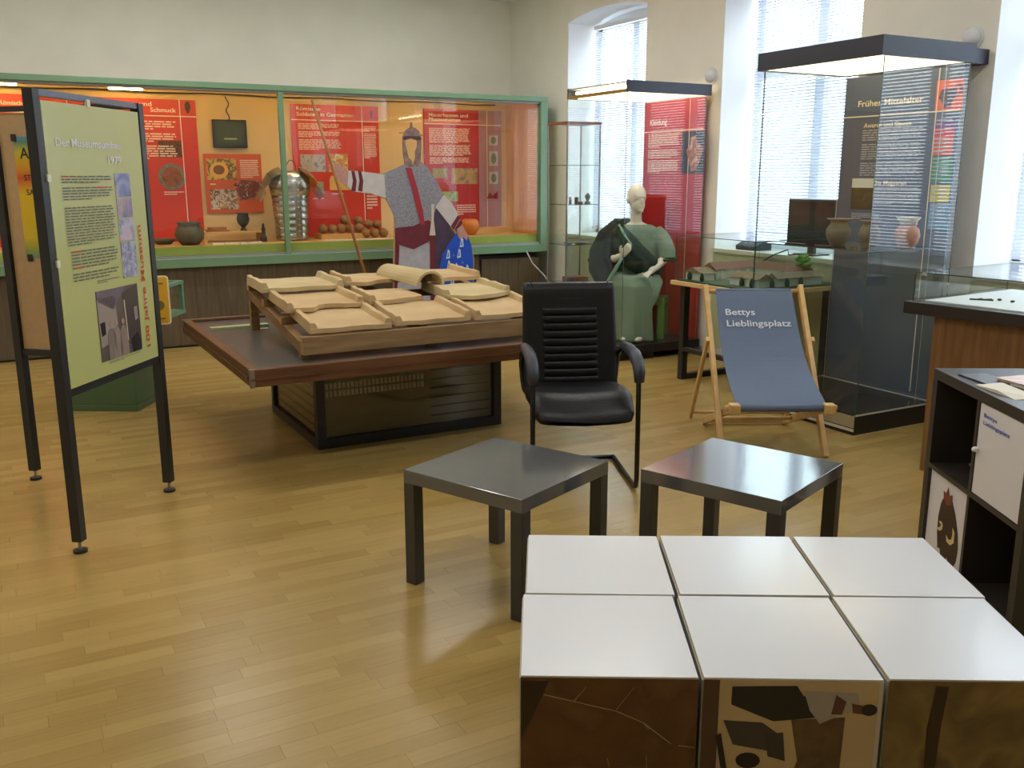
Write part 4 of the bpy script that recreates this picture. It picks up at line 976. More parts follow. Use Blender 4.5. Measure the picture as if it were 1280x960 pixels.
# lettering follows the canvas
cum = [0]
for a_, b_ in zip(cpts, cpts[1:]): cum.append(cum[-1]+math.hypot(b_[0]-a_[0], b_[1]-a_[1]))
def on_canvas(s_):
    for k in range(24):
        if s_ <= cum[k+1]:
            f_ = (s_-cum[k])/(cum[k+1]-cum[k]); a_, b_ = cpts[k], cpts[k+1]; d_ = Vector((0, b_[0]-a_[0], b_[1]-a_[1])).normalized(); n_ = Vector((1, 0, 0)).cross(d_)
            if n_.y > 0: n_ = -n_
            return Vector((0, a_[0]+(b_[0]-a_[0])*f_, a_[1]+(b_[1]-a_[1])*f_))+n_*.004
    return Vector((0, cpts[-1][0], cpts[-1][1]))
for tx, s0, wd in (('Bettys', .185, .172), ('Lieblingsplatz', .262, .375)):
    vs, fs, tw = TXT[tx]; k = .042/.70; g = G()
    pts = []
    for vx, vy in vs:
        q = on_canvas(s0-vy*k); pts.append((-.183+vx*wd/tw, q.y, q.z))
    g.add(pts, fs); build('lettering', g, M('pale_grey_print', (214, 220, 228), .7), cv)['kind'] = 'stuff'

# ================================================================== PICTURE CUBES
CS = .41; CD = .425; co = Vector((.922, 1.658, 0)); ang = math.radians(-30.4); e1 = Vector((math.cos(math.radians(-29.9)), math.sin(math.radians(-29.9)), 0)); e2 = Vector((math.cos(math.radians(58.6)), math.sin(math.radians(58.6)), 0))
PLY = M('plywood_edge', (176, 150, 96), .6); LAMW = M('laminated_white_print', (226, 228, 231), .25, coat=.2); SIDEB = M('pale_blue_grey_print', (176, 186, 188), .4)
ROCK = photo('print_rock', [(80, 52, 28), (108, 72, 40), (94, 62, 34), (124, 88, 52)], 5., 21., rough=.25, distort=.3); CRACK = M('print_crack', (170, 140, 104), .4)
DIGB = M('print_excavation_sand', (196, 170, 124), .25, var=.06, scale=6); EARTH = photo('print_earth', [(72, 60, 38), (138, 112, 66), (106, 86, 52), (152, 120, 68)], 4., 23., rough=.25)
labs = {(0, 0): 'front picture cube with cracked brown rock print on its side', (1, 0): 'front picture cube with an excavation photo on its side', (2, 0): 'front picture cube with dark earth print at the shelf end',
        (0, 1): 'rear picture cube nearest the low table in front of the tile table', (1, 1): 'middle picture cube of the rear row below the deck chair side table', (2, 1): 'rear picture cube beside the open cube shelf'}
for (i, j), lab in labs.items():
    gx = .0035*(i-1); jit = (.0, .002, .0)[i]*(1 if j else -1)
    c_ = co+e1*(CS*(i+.5)+gx)+e2*(CD*(j+.5)+jit)
    o = thing('picture_cube', lab, 'cube', c_, ang+(.003, -.004, .002)[i]*(1-2*j), 'six picture cubes set together')
    H = CS/2-.004; HD = CD/2-.003; ins = .004
    build('cube_body', G().box(-H, H, -HD, HD, 0, CS-.003), PLY, o, bevel=.0025)
    build('top_print', G().box(-H+ins*.4, H-ins*.4, -HD+ins*.4, HD-ins*.4, CS-.003, CS), LAMW, o)
    fm = (ROCK, DIGB, EARTH)[i] if j == 0 else SIDEB
    P_ = Panel(o, (-H+.0008, -HD-.0005, CS-.004), (1, 0, 0), (0, 0, 1), 2*H-.0016, CS-.006, world=False)
    f_ = P_.board('side_print', fm, .002)
    build('end_print', G().box(-H-.002, -H, -HD+.004, HD-.004, .004, CS-.008), SIDEB, o)
    if j: continue
    def crack(pts, w=.006):
        for (a, b), (c, d) in zip(pts, pts[1:]):
            L = math.hypot(c-a, d-b); nx_, ny_ = -(d-b)/L*w, (c-a)/L*w
            P_.poly('crack_line', [(a, b), (a+nx_, b+ny_), (c+nx_*.6, d+ny_*.6), (c, d)], CRACK, .0012, f_)
    if i == 0:
        crack([(.13, .10), (.36, .155), (.55, .20), (.70, .27), (.86, .40)]); crack([(.30, .14), (.37, .05)], .004); crack([(.54, .19), (.64, .05)], .003); crack([(.70, .27), (.73, .31)], .004); crack([(.90, .41), (.99, .42)], .004); crack([(.5, .5), (.54, .72)], .002); crack([(.72, .48), (.74, .75)], .002)
        P_.poly('dark_rock_corner', [(.0, .02), (.16, .02), (.0, .40)], M('print_dark_rock', (50, 34, 22), .3), .0008, f_)  # darker triangle at the upper left of the rock print
    if i == 1:
        D1 = M('print_near_black', (32, 28, 28), .3); D2 = M('print_soil', (112, 84, 52), .3, col2=(86, 66, 42), scale=30); S1 = M('print_grey_shirt', (166, 156, 138), .3); S2 = M('print_arm', (96, 58, 44), .3)
        P_.rect('photo_edge', .0, .0, .09, 1, M('print_brown_edge', (84, 60, 40), .3), .0006, f_)
        P_.poly('soil', [(.50, .24), (.80, .22), (.79, .60), (.80, 1), (.42, 1), (.48, .7), (.55, .5)], D2, .0010, f_)
        P_.poly('worker_trousers', [(.16, .04), (.52, .03), (.56, .09), (.66, .12), (.66, .22), (.40, .25), (.16, .15)], D1, .0013, f_); P_.poly('worker_shirt', [(.56, .06), (.86, .07), (.88, .16), (.74, .22), (.66, .26), (.60, .18)], S1, .0016, f_)
        P_.poly('worker_arm', [(.74, .08), (.80, .12), (.78, .2), (.72, .2)], S2, .0019, f_); P_.disc('worker_head', .93, .17, .045, .036, D1, .0019, 14, f_); P_.poly('worker_neck', [(.83, .13), (.92, .15), (.92, .20), (.84, .19)], S2, .0017, f_)
        P_.poly('second_worker', [(.12, .25), (.34, .26), (.42, .32), (.40, .44), (.18, .40)], M('print_slate', (70, 62, 56), .3), .0013, f_); P_.poly('bucket', [(.36, .33), (.46, .32), (.48, .50), (.38, .47)], M('print_dark_bucket', (60, 54, 50), .3), .0014, f_)
        P_.disc('second_head', .27, .50, .07, .05, D1, .0015, 14, f_); P_.poly('tool', [(.08, .35), (.11, .33), (.16, .60), (.13, .62)], D1, .0015, f_)
        P_.poly('shadow_figure', [(.10, .60), (.20, .56), (.27, .66), (.22, .75), (.26, .82), (.16, .95), (.08, .85)], M('print_slate', (70, 62, 56), .3), .0013, f_); P_.rect('photo_margin', .975, 0, 1, 1, M('print_pale_margin', (196, 184, 160), .3), .0010, f_)
        for k, (x, y) in enumerate(((.12, .72), (.3, .62), (.36, .8), (.22, .9), (.4, .92), (.32, .95))): P_.disc('photo_stone', x, y, .03, .02, D1, .0015, 9, f_)
    if i == 2:
        P_.poly('dark_root', [(.26, .03), (.33, .03), (.31, .25), (.30, .55), (.24, .56), (.23, .3)], M('print_root', (54, 36, 22), .3), .0010, f_); P_.poly('dark_corner', [(.0, .60), (.3, .68), (.6, .66), (1, .72), (1, 1), (0, 1)], M('print_shade', (64, 52, 34), .3), .0008, f_)
        P_.disc('red_find', .96, .86, .05, .05, M('print_brick_red', (150, 50, 34), .3), .0012, 14, f_); crack([(.80, .12), (.86, .06), (.97, .03)], .006)

# ================================================================== OPEN CUBE SHELF with doors
KB = M('black_brown_shelf', (52, 46, 40), .42, var=.06, scale=6); KD = M('white_door', (226, 222, 220), .4)
kf = Vector((3.18, 2.344, 0)); kd = Vector((-.5015, -.8652, 0)); kn = Vector((-kd.y, kd.x, 0))   # kd: along the front to the near end; kn points into the shelf
if kn.dot(Vector((1, 0, 0))) < 0: kn = -kn
# local: x along kd, y into the depth
rz = math.atan2(kd.y, kd.x)
ks = thing('cube_shelf', 'black brown two by two cube shelf with two white doors', 'shelf', kf, rz)
sg = 1 if Vector((-math.sin(rz), math.cos(rz), 0)).dot(kn) > 0 else -1
def kbox(name, x0, x1, y0, y1, z0, z1, mt, par=ks, **k):
    ya, yb = sorted((sg*y0, sg*y1)); return build(name, G().box(x0, x1, ya, yb, z0, z1), mt, par, **k)
KW, KH, KDp = .77, .77, .39
kbox('side_board', 0, .04, 0, KDp, .04, KH-.04, KB); kbox('side_board', KW-.04, KW, 0, KDp, .04, KH-.04, KB)
kbox('top_board', 0, KW, 0, KDp, KH-.04, KH, KB, bevel=.002); kbox('bottom_board', 0, KW, 0, KDp, 0, .04, KB)
kbox('divider', .376, .394, .0, KDp, .04, KH-.04, KB); kbox('shelf_board', .04, .376, 0, KDp, .376, .394, KB); kbox('shelf_board', .394, KW-.04, 0, KDp, .376, .394, KB)
kbox('back_board', .04, KW-.04, KDp-.008, KDp, .04, KH-.04, M('shelf_back', (30, 28, 26), .6))
d1 = kbox('door', .043, .373, .012, .030, .043, .373, KD); d2 = kbox('door', .397, KW-.043, .004, .022, .397, KH-.043, KD)
KR = Matrix.Rotation(rz, 4, 'Z')
build('knob', G().ell((.412, -sg*.008, .56), (.010, .012, .010), 12, 8), M('white_knob', (236, 236, 236), .3), d2, smooth=True)
# prints on the doors: outward normal is -sg*y
def kp(xa, xb, zt, zb, yy):
    # left edge as seen from the front
    if sg > 0: return Panel(ks, (xa, -yy+.0, zt), (1, 0, 0), (0, 0, 1), xb-xa, zt-zb, world=False)
    return Panel(ks, (xb, yy, zt), (-1, 0, 0), (0, 0, 1), xb-xa, zt-zb, world=False)
p = kp(.397, KW-.043, KH-.043, .397, -.004 if sg > 0 else -.004)
BLUETX = M('blue_lettering', (70, 90, 190), .5)
p.text('Bettys', .10, .13, .042, BLUETX, width=.28, parent=d2, lift=.002); p.text('Lieblingsplatz', .10, .21, .042, BLUETX, width=.56, parent=d2, lift=.002)
p = kp(.043, .373, .373, .043, -.012)
FUR = M('print_brown_fur', (58, 40, 30), .5, var=.3, scale=40); TUSK = M('print_tusk', (224, 200, 140), .5); FURR = M('print_red_fur', (120, 56, 40), .5, var=.2, scale=40)
p.poly('mammoth_print', [(.42, .20), (.52, .17), (.62, .22), (.72, .34), (.82, .52), (.86, .70), (.84, .86), (.76, .98), (.66, .97), (.62, .88), (.56, .98), (.46, .95), (.42, .86), (.36, .88), (.31, .70), (.30, .50), (.34, .32)], FUR, .002, d1)
p.poly('mammoth_crest', [(.40, .24), (.38, .16), (.45, .17), (.49, .08), (.53, .17), (.60, .14), (.62, .25), (.50, .30)], FURR, .003, d1)
for pts in ([(.34, .55), (.40, .53), (.45, .56), (.44, .62), (.38, .66), (.30, .65), (.38, .61), (.41, .58)], [(.70, .50), (.76, .54), (.76, .66), (.68, .72), (.58, .71), (.56, .64), (.62, .67), (.69, .65), (.71, .58)]): p.poly('tusk_print', pts, TUSK, .0035, d1)
for x_ in (.45, .55): p.poly('leg_print', [(x_+.08, .93), (x_+.13, .93), (x_+.12, .99), (x_+.08, .99)], M('print_hoof', (196, 180, 176), .5), .003, d1)
# things in and on the shelf
Kw = FRAMES[ks]
def kthing(name, label, cat, x, y, z, rot=0.): 
    q = Kw @ Vector((x, sg*y, z)); return thing(name, label, cat, q, rz+rot)
o = kthing('plastic_box', 'flat plastic box with yellow band in the open shelf compartment', 'box', .30, .17, .394)
build('box_body', G().loft([[(-.05, -.09, 0), (.05, -.09, 0), (.05, .09, 0), (-.05, .09, 0)], [(-.062, -.105, .05), (.062, -.105, .05), (.062, .105, .05), (-.062, .105, .05)]]), M('smoky_plastic', (120, 112, 96), .3), o); build('box_lid', G().box(-.066, .066, -.11, .11, .05, .062), M('dark_lid', (60, 62, 50), .35), o, bevel=.003)
build('yellow_band', G().box(-.067, .067, -.04, .02, .0495, .0635), M('yellow_tape', (196, 196, 60), .5), o)
o = kthing('brochure', 'thick pinkish brochure lying open on the cube shelf', 'brochure', .34, .26, KH, .3)
build('pages', G().loft([[(-.13, -.10, 0), (.15, -.10, 0), (.15, .10, 0), (-.13, .10, 0)], [(-.13, -.10, .012), (.15, -.10, .012), (.15, .10, .012), (-.13, .10, .012)]]), CARD, o); build('cover', G().prism([(-.135, -.105, .012), (.155, -.105, .012), (.155, .105, .014), (-.135, .105, .014)], (0, 0, .004)), photo('print_brochure', [(196, 140, 120), (214, 170, 140), (170, 110, 110), (226, 196, 180)], 7., 31.), o)
o = kthing('brochure', 'dark folded brochure under the pink one on the shelf', 'brochure', .22, .10, KH, .15); build('cover', G().box(-.09, .09, -.055, .055, 0, .006), M('dark_brochure', (66, 60, 68), .3), o)
o = kthing('paper_slip', 'crumpled white paper slip at the front edge of the shelf', 'paper', .41, .075, KH, .1)
build('sheet', G().loft([[(-.10, -.05, 0), (.12, -.04, 0), (.12, .05, 0), (-.10, .05, 0)], [(-.10, -.05, .004), (.02, -.045, .012), (.12, .05, .006), (-.10, .05, .010)]]), M('white_paper', (222, 216, 196), .6), o)
o = kthing('leaflet_tray', 'flat dark leaflet tray lying on the cube shelf', 'tray', .655, .26, KH, .0); build('tray_base', G().box(-.10, .10, -.10, .10, 0, .010), M('dark_tray', (60, 52, 50), .3), o); build('leaflet', G().box(-.085, .085, -.085, .085, .010, .013), M('mauve_leaflet', (120, 100, 104), .3), o)

# ================================================================== CLOTHING CASE with seated mannequin
HOOD = M('blue_black_hood', (40, 44, 56), .4); BLACKB = M('black_case_base', (24, 24, 26), .3); CREAM = M('lit_cream_diffuser', (255, 240, 205), .5, emit=(255, 232, 186), estr=2.6)
KX0, KX1, KY0, KY1 = 4.42, 5.25, 6.20, 7.08
kc = thing('clothing_case', 'tall glass case with dark hood, red board and seated mannequin', 'display case', ((KX0+KX1)/2, (KY0+KY1)/2, 0))
build('case_floor', G().box(KX0, KX1, KY0, KY1, .055, .125), BLACKB, kc, world=True, bevel=.003)
for (x0, x1, y0, y1) in ((4.60, 4.78, 6.23, 6.30), (KX0+.03, KX0+.09, 6.25, 7.02), (KX1-.08, KX1-.02, 6.25, 7.02)):
    build('case_foot', G().box(x0, x1, y0, y1, 0, .055), BLACKB, kc, world=True)
build('hood_fascia', G().box(KX0-.01, KX1+.0, KY0-.02, KY0, 2.15, 2.237), HOOD, kc, world=True)
build('hood_back', G().box(KX0, KX1, KY1-.02, KY1, 2.15, 2.237), HOOD, kc, world=True)
build('hood_top', G().box(KX0, KX1, KY0, KY1-.02, 2.222, 2.232), M('hood_metal', (150, 146, 130), .4), kc, world=True)
build('hood_side_strip', G().box(KX0-.004, KX0+.02, KY0, KY1, 2.15, 2.172), wood('hood_wood_strip', (150, 112, 50), (176, 136, 70), (8, 1, 8)), kc, world=True)
build('hood_tube', G().tube([(KX0+.045, KY0+.06, 2.196), (KX0+.045, KY1-.08, 2.196)], .012, 10), M('white_case_tube', (255, 250, 240), .4, emit=(255, 244, 220), estr=12.), kc, world=True, smooth=True)
build('hood_diffuser', G().box(KX0+.09, KX1-.03, KY0+.02, KY1-.03, 2.152, 2.160), CREAM, kc, world=True)
for b_ in ((KX0+.006, KX1-.03, KY0, KY0+.006, .125, 2.15), (KX0, KX0+.006, KY0, KY1, .125, 2.15), (KX0+.006, KX1-.03, KY1-.012, KY1-.006, .125, 2.15)):
    build('pane', G().pane(*b_), [GLASS, GEDGE], kc, world=True)
bd = thing('clothing_board', 'red board headed Kleidung at the back of the clothing case', 'exhibit board', (KX1-.01, 6.64, .126))
PX = KX1-.018
p = Panel(bd, (PX, 7.055, 2.145), (0, -1, 0), (0, 0, 1), .815, 2.145-.126)
p.board('board', M('crimson_board', (190, 36, 40), .4, var=.04, scale=2.), .016)
def fx(u, v):
    q = on_x(u, v, PX); return (7.055-q.y)/.815, (2.145-q.z)/(2.145-.126)
xr, yr = fx(862, 162)
p.rect('rule', 0, yr-.002, 1, yr+.002, LINEW, .0022); p.rect('rule', xr-.004, 0, xr+.004, .80, LINEW, .0026)
a_, b_ = fx(813, 157), fx(834, 156); p.text('Kleidung', a_[0], a_[1], .024, LETTER, width=b_[0]-a_[0])
a_, b_ = fx(811, 168), fx(849, 216); p.para(a_[0], a_[1], b_[0], b_[1], 22, CAP, gaps=(8, 14), seed=31)
a_, b_ = fx(853, 165), fx(880, 217); ph = p.rect('printed_photo', a_[0], a_[1], b_[0], b_[1], M('print_navy', (46, 48, 62), .4, var=.3, scale=20), .002)
p.poly('printed_figure', [(a_[0]+(b_[0]-a_[0])*x_, a_[1]+(b_[1]-a_[1])*y_) for x_, y_ in ((.35, .15), (.6, .1), (.7, .28), (.95, .4), (.85, .6), (.7, .9), (.45, .95), (.3, .6), (.2, .45), (.4, .3))], photo('print_roman', [(190, 130, 100), (150, 90, 70), (214, 170, 140)], 16., 33.), .0035, ph)
p.rect('printed_find', .90, .07, .915, .10, M('print_dark', (70, 40, 30), .5), .002)
# red high-backed seat and green stool
CM = Vector((4.87, 6.65, .125)); rzm = math.radians(-45)
REDC = M('red_lacquer', (176, 26, 30), .4, var=.05)
rc = thing('red_backboard', 'tall red backboard with rounded corners behind the mannequin', 'backrest', CM, rzm)
pts = []
for cx_, cz_, a0 in ((.25-.03, 1.205-.03, 0), (-.06+.03, 1.205-.03, 90)):
    for k in range(5): a_ = math.radians(a0+k*22.5); pts.append((cx_+.03*math.cos(a_), .19, cz_+.03*math.sin(a_)))
build('board', G().prism([(.25, .19, 0)]+pts+[(-.06, .19, 0)], (0, .03, 0)), REDC, rc, bevel=.004)
build('foot', G().box(-.06, .25, .22, .30, 0, .03), REDC, rc)
GST = M('leaf_green_stool', (104, 140, 70), .5)
gs_ = thing('green_stool', 'square green stool under the seated mannequin', 'stool', CM, rzm)
build('seat', G().box(-.255, .285, -.14, .16, .295, .35), GST, gs_, bevel=.004)
for x_ in (-.225, .255):
    for y_ in (-.11, .13): build('leg', G().box(x_-.03, x_+.03, y_-.03, y_+.03, 0, .295), GST, gs_, bevel=.003)
# mannequin (parts local to CM, x to its left as one faces it ... image right)
SKW = M('ivory_mannequin', (226, 216, 198), .35); ROBE = M('sage_green_cloth', (124, 142, 122), .85, var=.08, scale=8, bump=.5, bscale=14, stretch=(1, 1, .25)); DARKG = M('dark_green_wool', (22, 40, 37), .9, var=.2, scale=10, bump=.6, bscale=16); SHINE = M('pale_green_hem', (120, 160, 136), .7)
mq = thing('mannequin', 'bald ivory mannequin seated in a sage robe and dark green cloak', 'mannequin', CM, rzm)
zb = -.125
def er(c, rx, ry, n=20, tilt=0., wob=0., ph=0.): return [(c[0]+(rx+wob*math.cos(5*2*PI*k/n+ph))*math.cos(2*PI*k/n), c[1]+(ry+wob*math.cos(5*2*PI*k/n+ph))*math.sin(2*PI*k/n), c[2]+tilt*math.sin(2*PI*k/n)) for k in range(n)]
g = G()
hr = Matrix.Rotation(math.radians(38), 3, 'Z'); hc = Vector((.0, -.02, 1.325+zb))
g.ell(hc+Vector((0, 0, .015)), (.078, .098, .105), 20, 14, rot=hr); g.ell(hc+hr @ Vector((0, -.035, -.055)), (.058, .066, .075), 16, 10, rot=hr)
g.ell(hc+hr @ Vector((0, -.104, -.03)), (.011, .02, .026), 10, 8, rot=hr); g.ell(hc+hr @ Vector((0, -.09, -.072)), (.024, .014, .010), 10, 6, rot=hr); g.ell(hc+hr @ Vector((0, -.082, -.105)), (.028, .02, .02), 10, 6, rot=hr)
g.ell(hc+hr @ Vector((0, -.088, .012)), (.05, .014, .012), 12, 6, rot=hr)
for s in (-1, 1): g.ell(hc+hr @ Vector((s*.078, .012, -.02)), (.010, .022, .034), 10, 8, rot=hr); g.ell(hc+hr @ Vector((s*.032, -.078, -.005)), (.016, .016, .010), 10, 6, rot=hr)
g.tube([(0, .0, 1.02+zb), (0, -.005, 1.12+zb), (0, -.012, 1.25+zb)], [.075, .05, .048], 16)
g.loft([er((0, 0, .95+zb), .16, .09), er((0, 0, 1.05+zb), .19, .085), er((0, 0, 1.09+zb), .12, .065), er((0, 0, 1.12+zb), .05, .045)])
g.tube([(.20, .0, 1.03+zb), (.265, -.02, .90+zb), (.27, -.05, .82+zb), (.21, -.15, .755+zb), (.165, -.22, .715+zb)], [.052, .046, .042, .034, .027], 12)
g.tube([(-.20, .0, 1.03+zb), (-.265, -.06, .88+zb), (-.24, -.15, .80+zb), (-.13, -.24, .82+zb), (-.075, -.275, .85+zb)], [.052, .046, .042, .032, .026], 12)
body = None
# hands: palm and five fingers
def hand(c, fwd, side, up, curl):
    c = Vector(c); fwd = Vector(fwd).normalized(); side = Vector(side).normalized(); up = Vector(up).normalized()
    R_ = Matrix((side, fwd, up)).transposed()
    g.ell(c+fwd*.035, (.036, .048, .016), 12, 8, rot=R_)
    for k, (o_, L) in enumerate(((-.027, .060), (-.009, .070), (.009, .067), (.026, .053))):
        b = c+fwd*.07+side*o_; m1 = b+fwd*(L*.5)-up*(curl*.25*L); m2 = m1+fwd*(L*.35)-up*(curl*.9*L)
        g.tube([b-fwd*.02, b, m1, m2], [.0095, .0095, .009, .007], 8)
    b = c+fwd*.015-side*.03; g.tube([b, b-side*.022+fwd*.02, b-side*.026+fwd*.05-up*.008], [.011, .010, .008], 8)
hand((.165, -.215, .715+zb), (-.35, -.85, -.35), (.9, -.35, 0), (0, -.35, .94), .9)
hand((-.075, -.275, .85+zb), (.55, -.35, .6), (.5, .1, -.6), (0, -.9, -.3), .35)
for s in (-1, 1): g.ell((s*.06+.04, -.345, .15+zb), (.036, .085, .026), 12, 8); g.tube([(s*.06+.03, -.28, .15+zb), (s*.07, -.275, .35+zb), (s*.08, -.27, .56+zb), (s*.08, .0, .58+zb)], [.045, .05, .06, .08], 12)
g.loft([er((0, .03, .50+zb), .16, .13), er((0, .02, .70+zb), .14, .10), er((0, .0, .96+zb), .16, .09)])
body = build('body', g, SKW, mq, remesh=.0075)
g = G()
g.loft([er((0, .02, .50+zb), .20, .145), er((0, .02, .62+zb), .19, .145), er((0, .0, .78+zb), .185, .135), er((0, 0, .95+zb), .205, .12), er((0, 0, 1.05+zb), .21, .105), er((0, .0, 1.098+zb), .135, .085)])
for s in (-1, 1): g.tube([(s*.10, .08, .59+zb), (s*.105, -.20, .60+zb), (s*.10, -.31, .585+zb)], [.115, .105, .10], 16)
g.box(-.15, .15, -.33, .1, .47+zb, .68+zb)
rg = []
for k, (z_, rx_, ry_, w_) in enumerate(((.66, .15, .07, 0), (.60, .185, .10, .003), (.45, .19, .105, .012), (.30, .195, .11, .018), (.16, .20, .12, .024), (.128, .20, .12, .024))):
    rg.append(er((0.0, -.275, z_+zb), rx_, ry_, 40, wob=w_, ph=.4+z_))
g.loft(rg)
g.tube([(.17, .01, 1.055+zb), (.235, -.01, .98+zb), (.275, -.03, .88+zb), (.285, -.045, .805+zb)], [.055, .068, .078, .080], 16)
g.tube([(.17, -.05, .66+zb), (.215, -.16, .62+zb), (.20, -.25, .50+zb), (.17, -.27, .40+zb)], [.05, .055, .045, .02], 12)
rb = build('robe', g, ROBE, mq, remesh=.011)
build('sleeve_hem', G().tube([(.285+.078*math.cos(a_), -.045+.078*math.sin(a_), .803+zb) for a_ in [2*PI*k/20 for k in range(20)]], .010, 8, closed=True), DARKG, rb, smooth=True)
g = G()
g.tube([(-.06, .06, 1.10+zb), (-.15, .0, 1.085+zb), (-.235, -.05, .99+zb), (-.275, -.10, .86+zb), (-.27, -.17, .72+zb), (-.22, -.23, .62+zb), (-.17, -.26, .55+zb)], [.05, .075, .095, .112, .108, .08, .035], 18)
for k in range(6):
    f_ = k/5; g.tube([(-.10-.05*f_, -.10-.02*f_, 1.10-.05*f_+zb), (-.20-.06*f_, -.15+.02*f_, .98-.03*f_+zb), (-.20-.17*f_, -.235+.11*f_, .82-.03*f_+zb), (-.14-.15*f_, -.30+.10*f_, .68-.06*f_+zb)], [.024, .03, .032, .02], 8)
for k in range(4):
    g.tube([(-.12+.02*k, -.13-.01*k, 1.03-.045*k+zb), (-.01+.02*k, -.215, .91-.04*k+zb), (.10+.01*k, -.225, .80-.03*k+zb), (.18, -.17, .73-.02*k+zb)], [.018, .022, .024, .018], 8)
g.tube([(-.14, -.07, 1.06+zb), (-.05, -.125, .96+zb), (.06, -.15, .84+zb), (.15, -.13, .76+zb), (.19, -.05, .70+zb)], [.055, .075, .085, .085, .07], 14)
g.tube([(-.20, -.12, .92+zb), (-.08, -.16, .84+zb), (.04, -.17, .77+zb), (.13, -.15, .70+zb)], [.09, .08, .075, .06], 14)
g.tube([(-.17, .06, 1.05+zb), (-.22, .06, .8+zb), (-.22, .06, .55+zb)], [.06, .09, .08], 12)
ck = build('cloak', g, DARKG, mq, remesh=.011)
build('cloak_hem', G().tube([(-.065, -.30, .83+zb), (-.11, -.315, .75+zb), (-.16, -.325, .66+zb), (-.21, -.325, .58+zb)], [.012, .016, .016, .012], 8), SHINE, ck, smooth=True)
build('cloak_hem', G().tube([(-.13, -.115, 1.10+zb), (-.075, -.165, 1.02+zb), (-.01, -.205, .945+zb), (.0, -.225, .915+zb)], [.010, .011, .011, .008], 8), SHINE, ck, smooth=True)
build('fibula', G().ell((-.135, -.075, 1.125+zb), (.022, .018, .022), 12, 8), M('dark_bronze_pin', (34, 60, 62), .4), ck, smooth=True)

# ================================================================== CORNER GLASS CABINET
VX0, VX1, VY0, VY1 = 4.75, 5.13, 7.60, 7.95
ALU = M('brushed_aluminium', (190, 192, 192), .35, metal=.5)
gc = thing('glass_cabinet', 'slim glass cabinet with glass shelves in front of the corner window', 'cabinet', ((VX0+VX1)/2, (VY0+VY1)/2, 0))
build('base', G().box(VX0, VX1, VY0, VY1, .0, .10), M('cabinet_base', (176, 160, 130), .5), gc, world=True)
build('top_board', G().box(VX0-.004, VX1+.004, VY0-.004, VY1+.004, 1.985, 2.005), M('reddish_top_board', (150, 92, 70), .45), gc, world=True)
for x_ in (VX0, VX1-.012):
    for y_ in (VY0, VY1-.012): build('corner_post', G().box(x_, x_+.012, y_, y_+.012, .10, 1.985), ALU, gc, world=True)
for b_ in ((VX0+.012, VX1-.012, VY0+.003, VY0+.008, .10, 1.985), (VX0+.003, VX0+.008, VY0+.012, VY1-.012, .10, 1.985), (VX1-.008, VX1-.003, VY0+.012, VY1-.012, .10, 1.985)):
    build('pane', G().pane(*b_), [GLASS, GEDGE], gc, world=True)
for z_ in (1.61, 1.243, .863, .49):
    build('shelf', G().pane(VX0+.015, VX1-.015, VY0+.012, VY1-.02, z_-.006, z_), [GLASS, GEDGE], gc, world=True)
BRZ = M('dull_bronze_find', (110, 96, 70), .6)
single('disc_find', G().tube([(4.84, 7.70, 1.243+.035), (4.86, 7.69, 1.243+.035)], .035, 18), BRZ, 'small upright bronze disc on the glass cabinet shelf', 'disc')
single('boot_find', G().box(4.90, 4.925, 7.66, 7.70, 1.243, 1.31).box(4.925, 4.975, 7.66, 7.70, 1.243, 1.268), M('dark_leather_find', (70, 58, 50), .7), 'tiny dark boot shaped find on the glass cabinet shelf', 'figurine', bevel=.006)
single('knob_find', G().lathe([(.03, 0), (.03, .02), (.012, .03), (.02, .05), (.03, .07), (.018, .095), (.005, .105)], (5.04, 7.68, 1.243), 14), M('grey_stone_find', (120, 122, 124), .7), 'small grey knobbed figurine on the glass cabinet shelf', 'figurine', smooth=True)
for k, (x_, y_, w_) in enumerate(((4.85, 7.72, .05), (4.99, 7.70, .07))):
    single('glass_dish', G().lathe([(w_*.6, 0), (w_, .012), (w_, .018), (w_*.55, .008)], (x_, y_, .863), 18), M('grey_dish', (120, 122, 118), .3), ('small' if k == 0 else 'wide')+' grey dish on the lower shelf of the glass cabinet', 'dish', smooth=True)
single('brick_find', G().box(4.83, 5.05, 7.66, 7.80, .49, .545), M('brown_brick_find', (140, 96, 70), .8, var=.2), 'brown brick fragment on the lowest shelf of the glass cabinet', 'brick', bevel=.008)

# ================================================================== VILLA MODEL TABLE
TX0, TX1, TY0, TY1, TZ = 4.37, 5.24, 4.78, 5.52, .75
TY0 = 4.645
BIRCH = wood('birch_tabletop', (214, 176, 116), (226, 192, 134), (1, 8, 8), 3., .4)
mt_ = thing('model_table', 'birch topped table on black steel frames under the window', 'table', ((TX0+TX1)/2, (TY0+TY1)/2, 0))
build('table_top', G().box(TX0, TX1, TY0, TY1, TZ-.03, TZ), BIRCH, mt_, world=True, bevel=.002)
for y_ in (TY0+.04, TY1-.10):
    for x_ in (TX0+.06, TX1-.12): build('leg', G().box(x_, x_+.05, y_, y_+.05, .04, TZ-.03), IRON, mt_, world=True)
    build('floor_bar', G().box(TX0+.06, TX1-.07, y_, y_+.05, 0, .04), IRON, mt_, world=True)
build('side_bar', G().box(TX0+.06, TX0+.10, TY0+.09, TY1-.10, .22, .25), IRON, mt_, world=True)
MX0, MX1, MY0, MY1 = TX0+.03, TX1-.04, TY0+.03, TY1-.04
vm = thing('villa_model', 'scale model of a Roman villa on a green base board', 'model', ((MX0+MX1)/2, (MY0+MY1)/2, TZ))
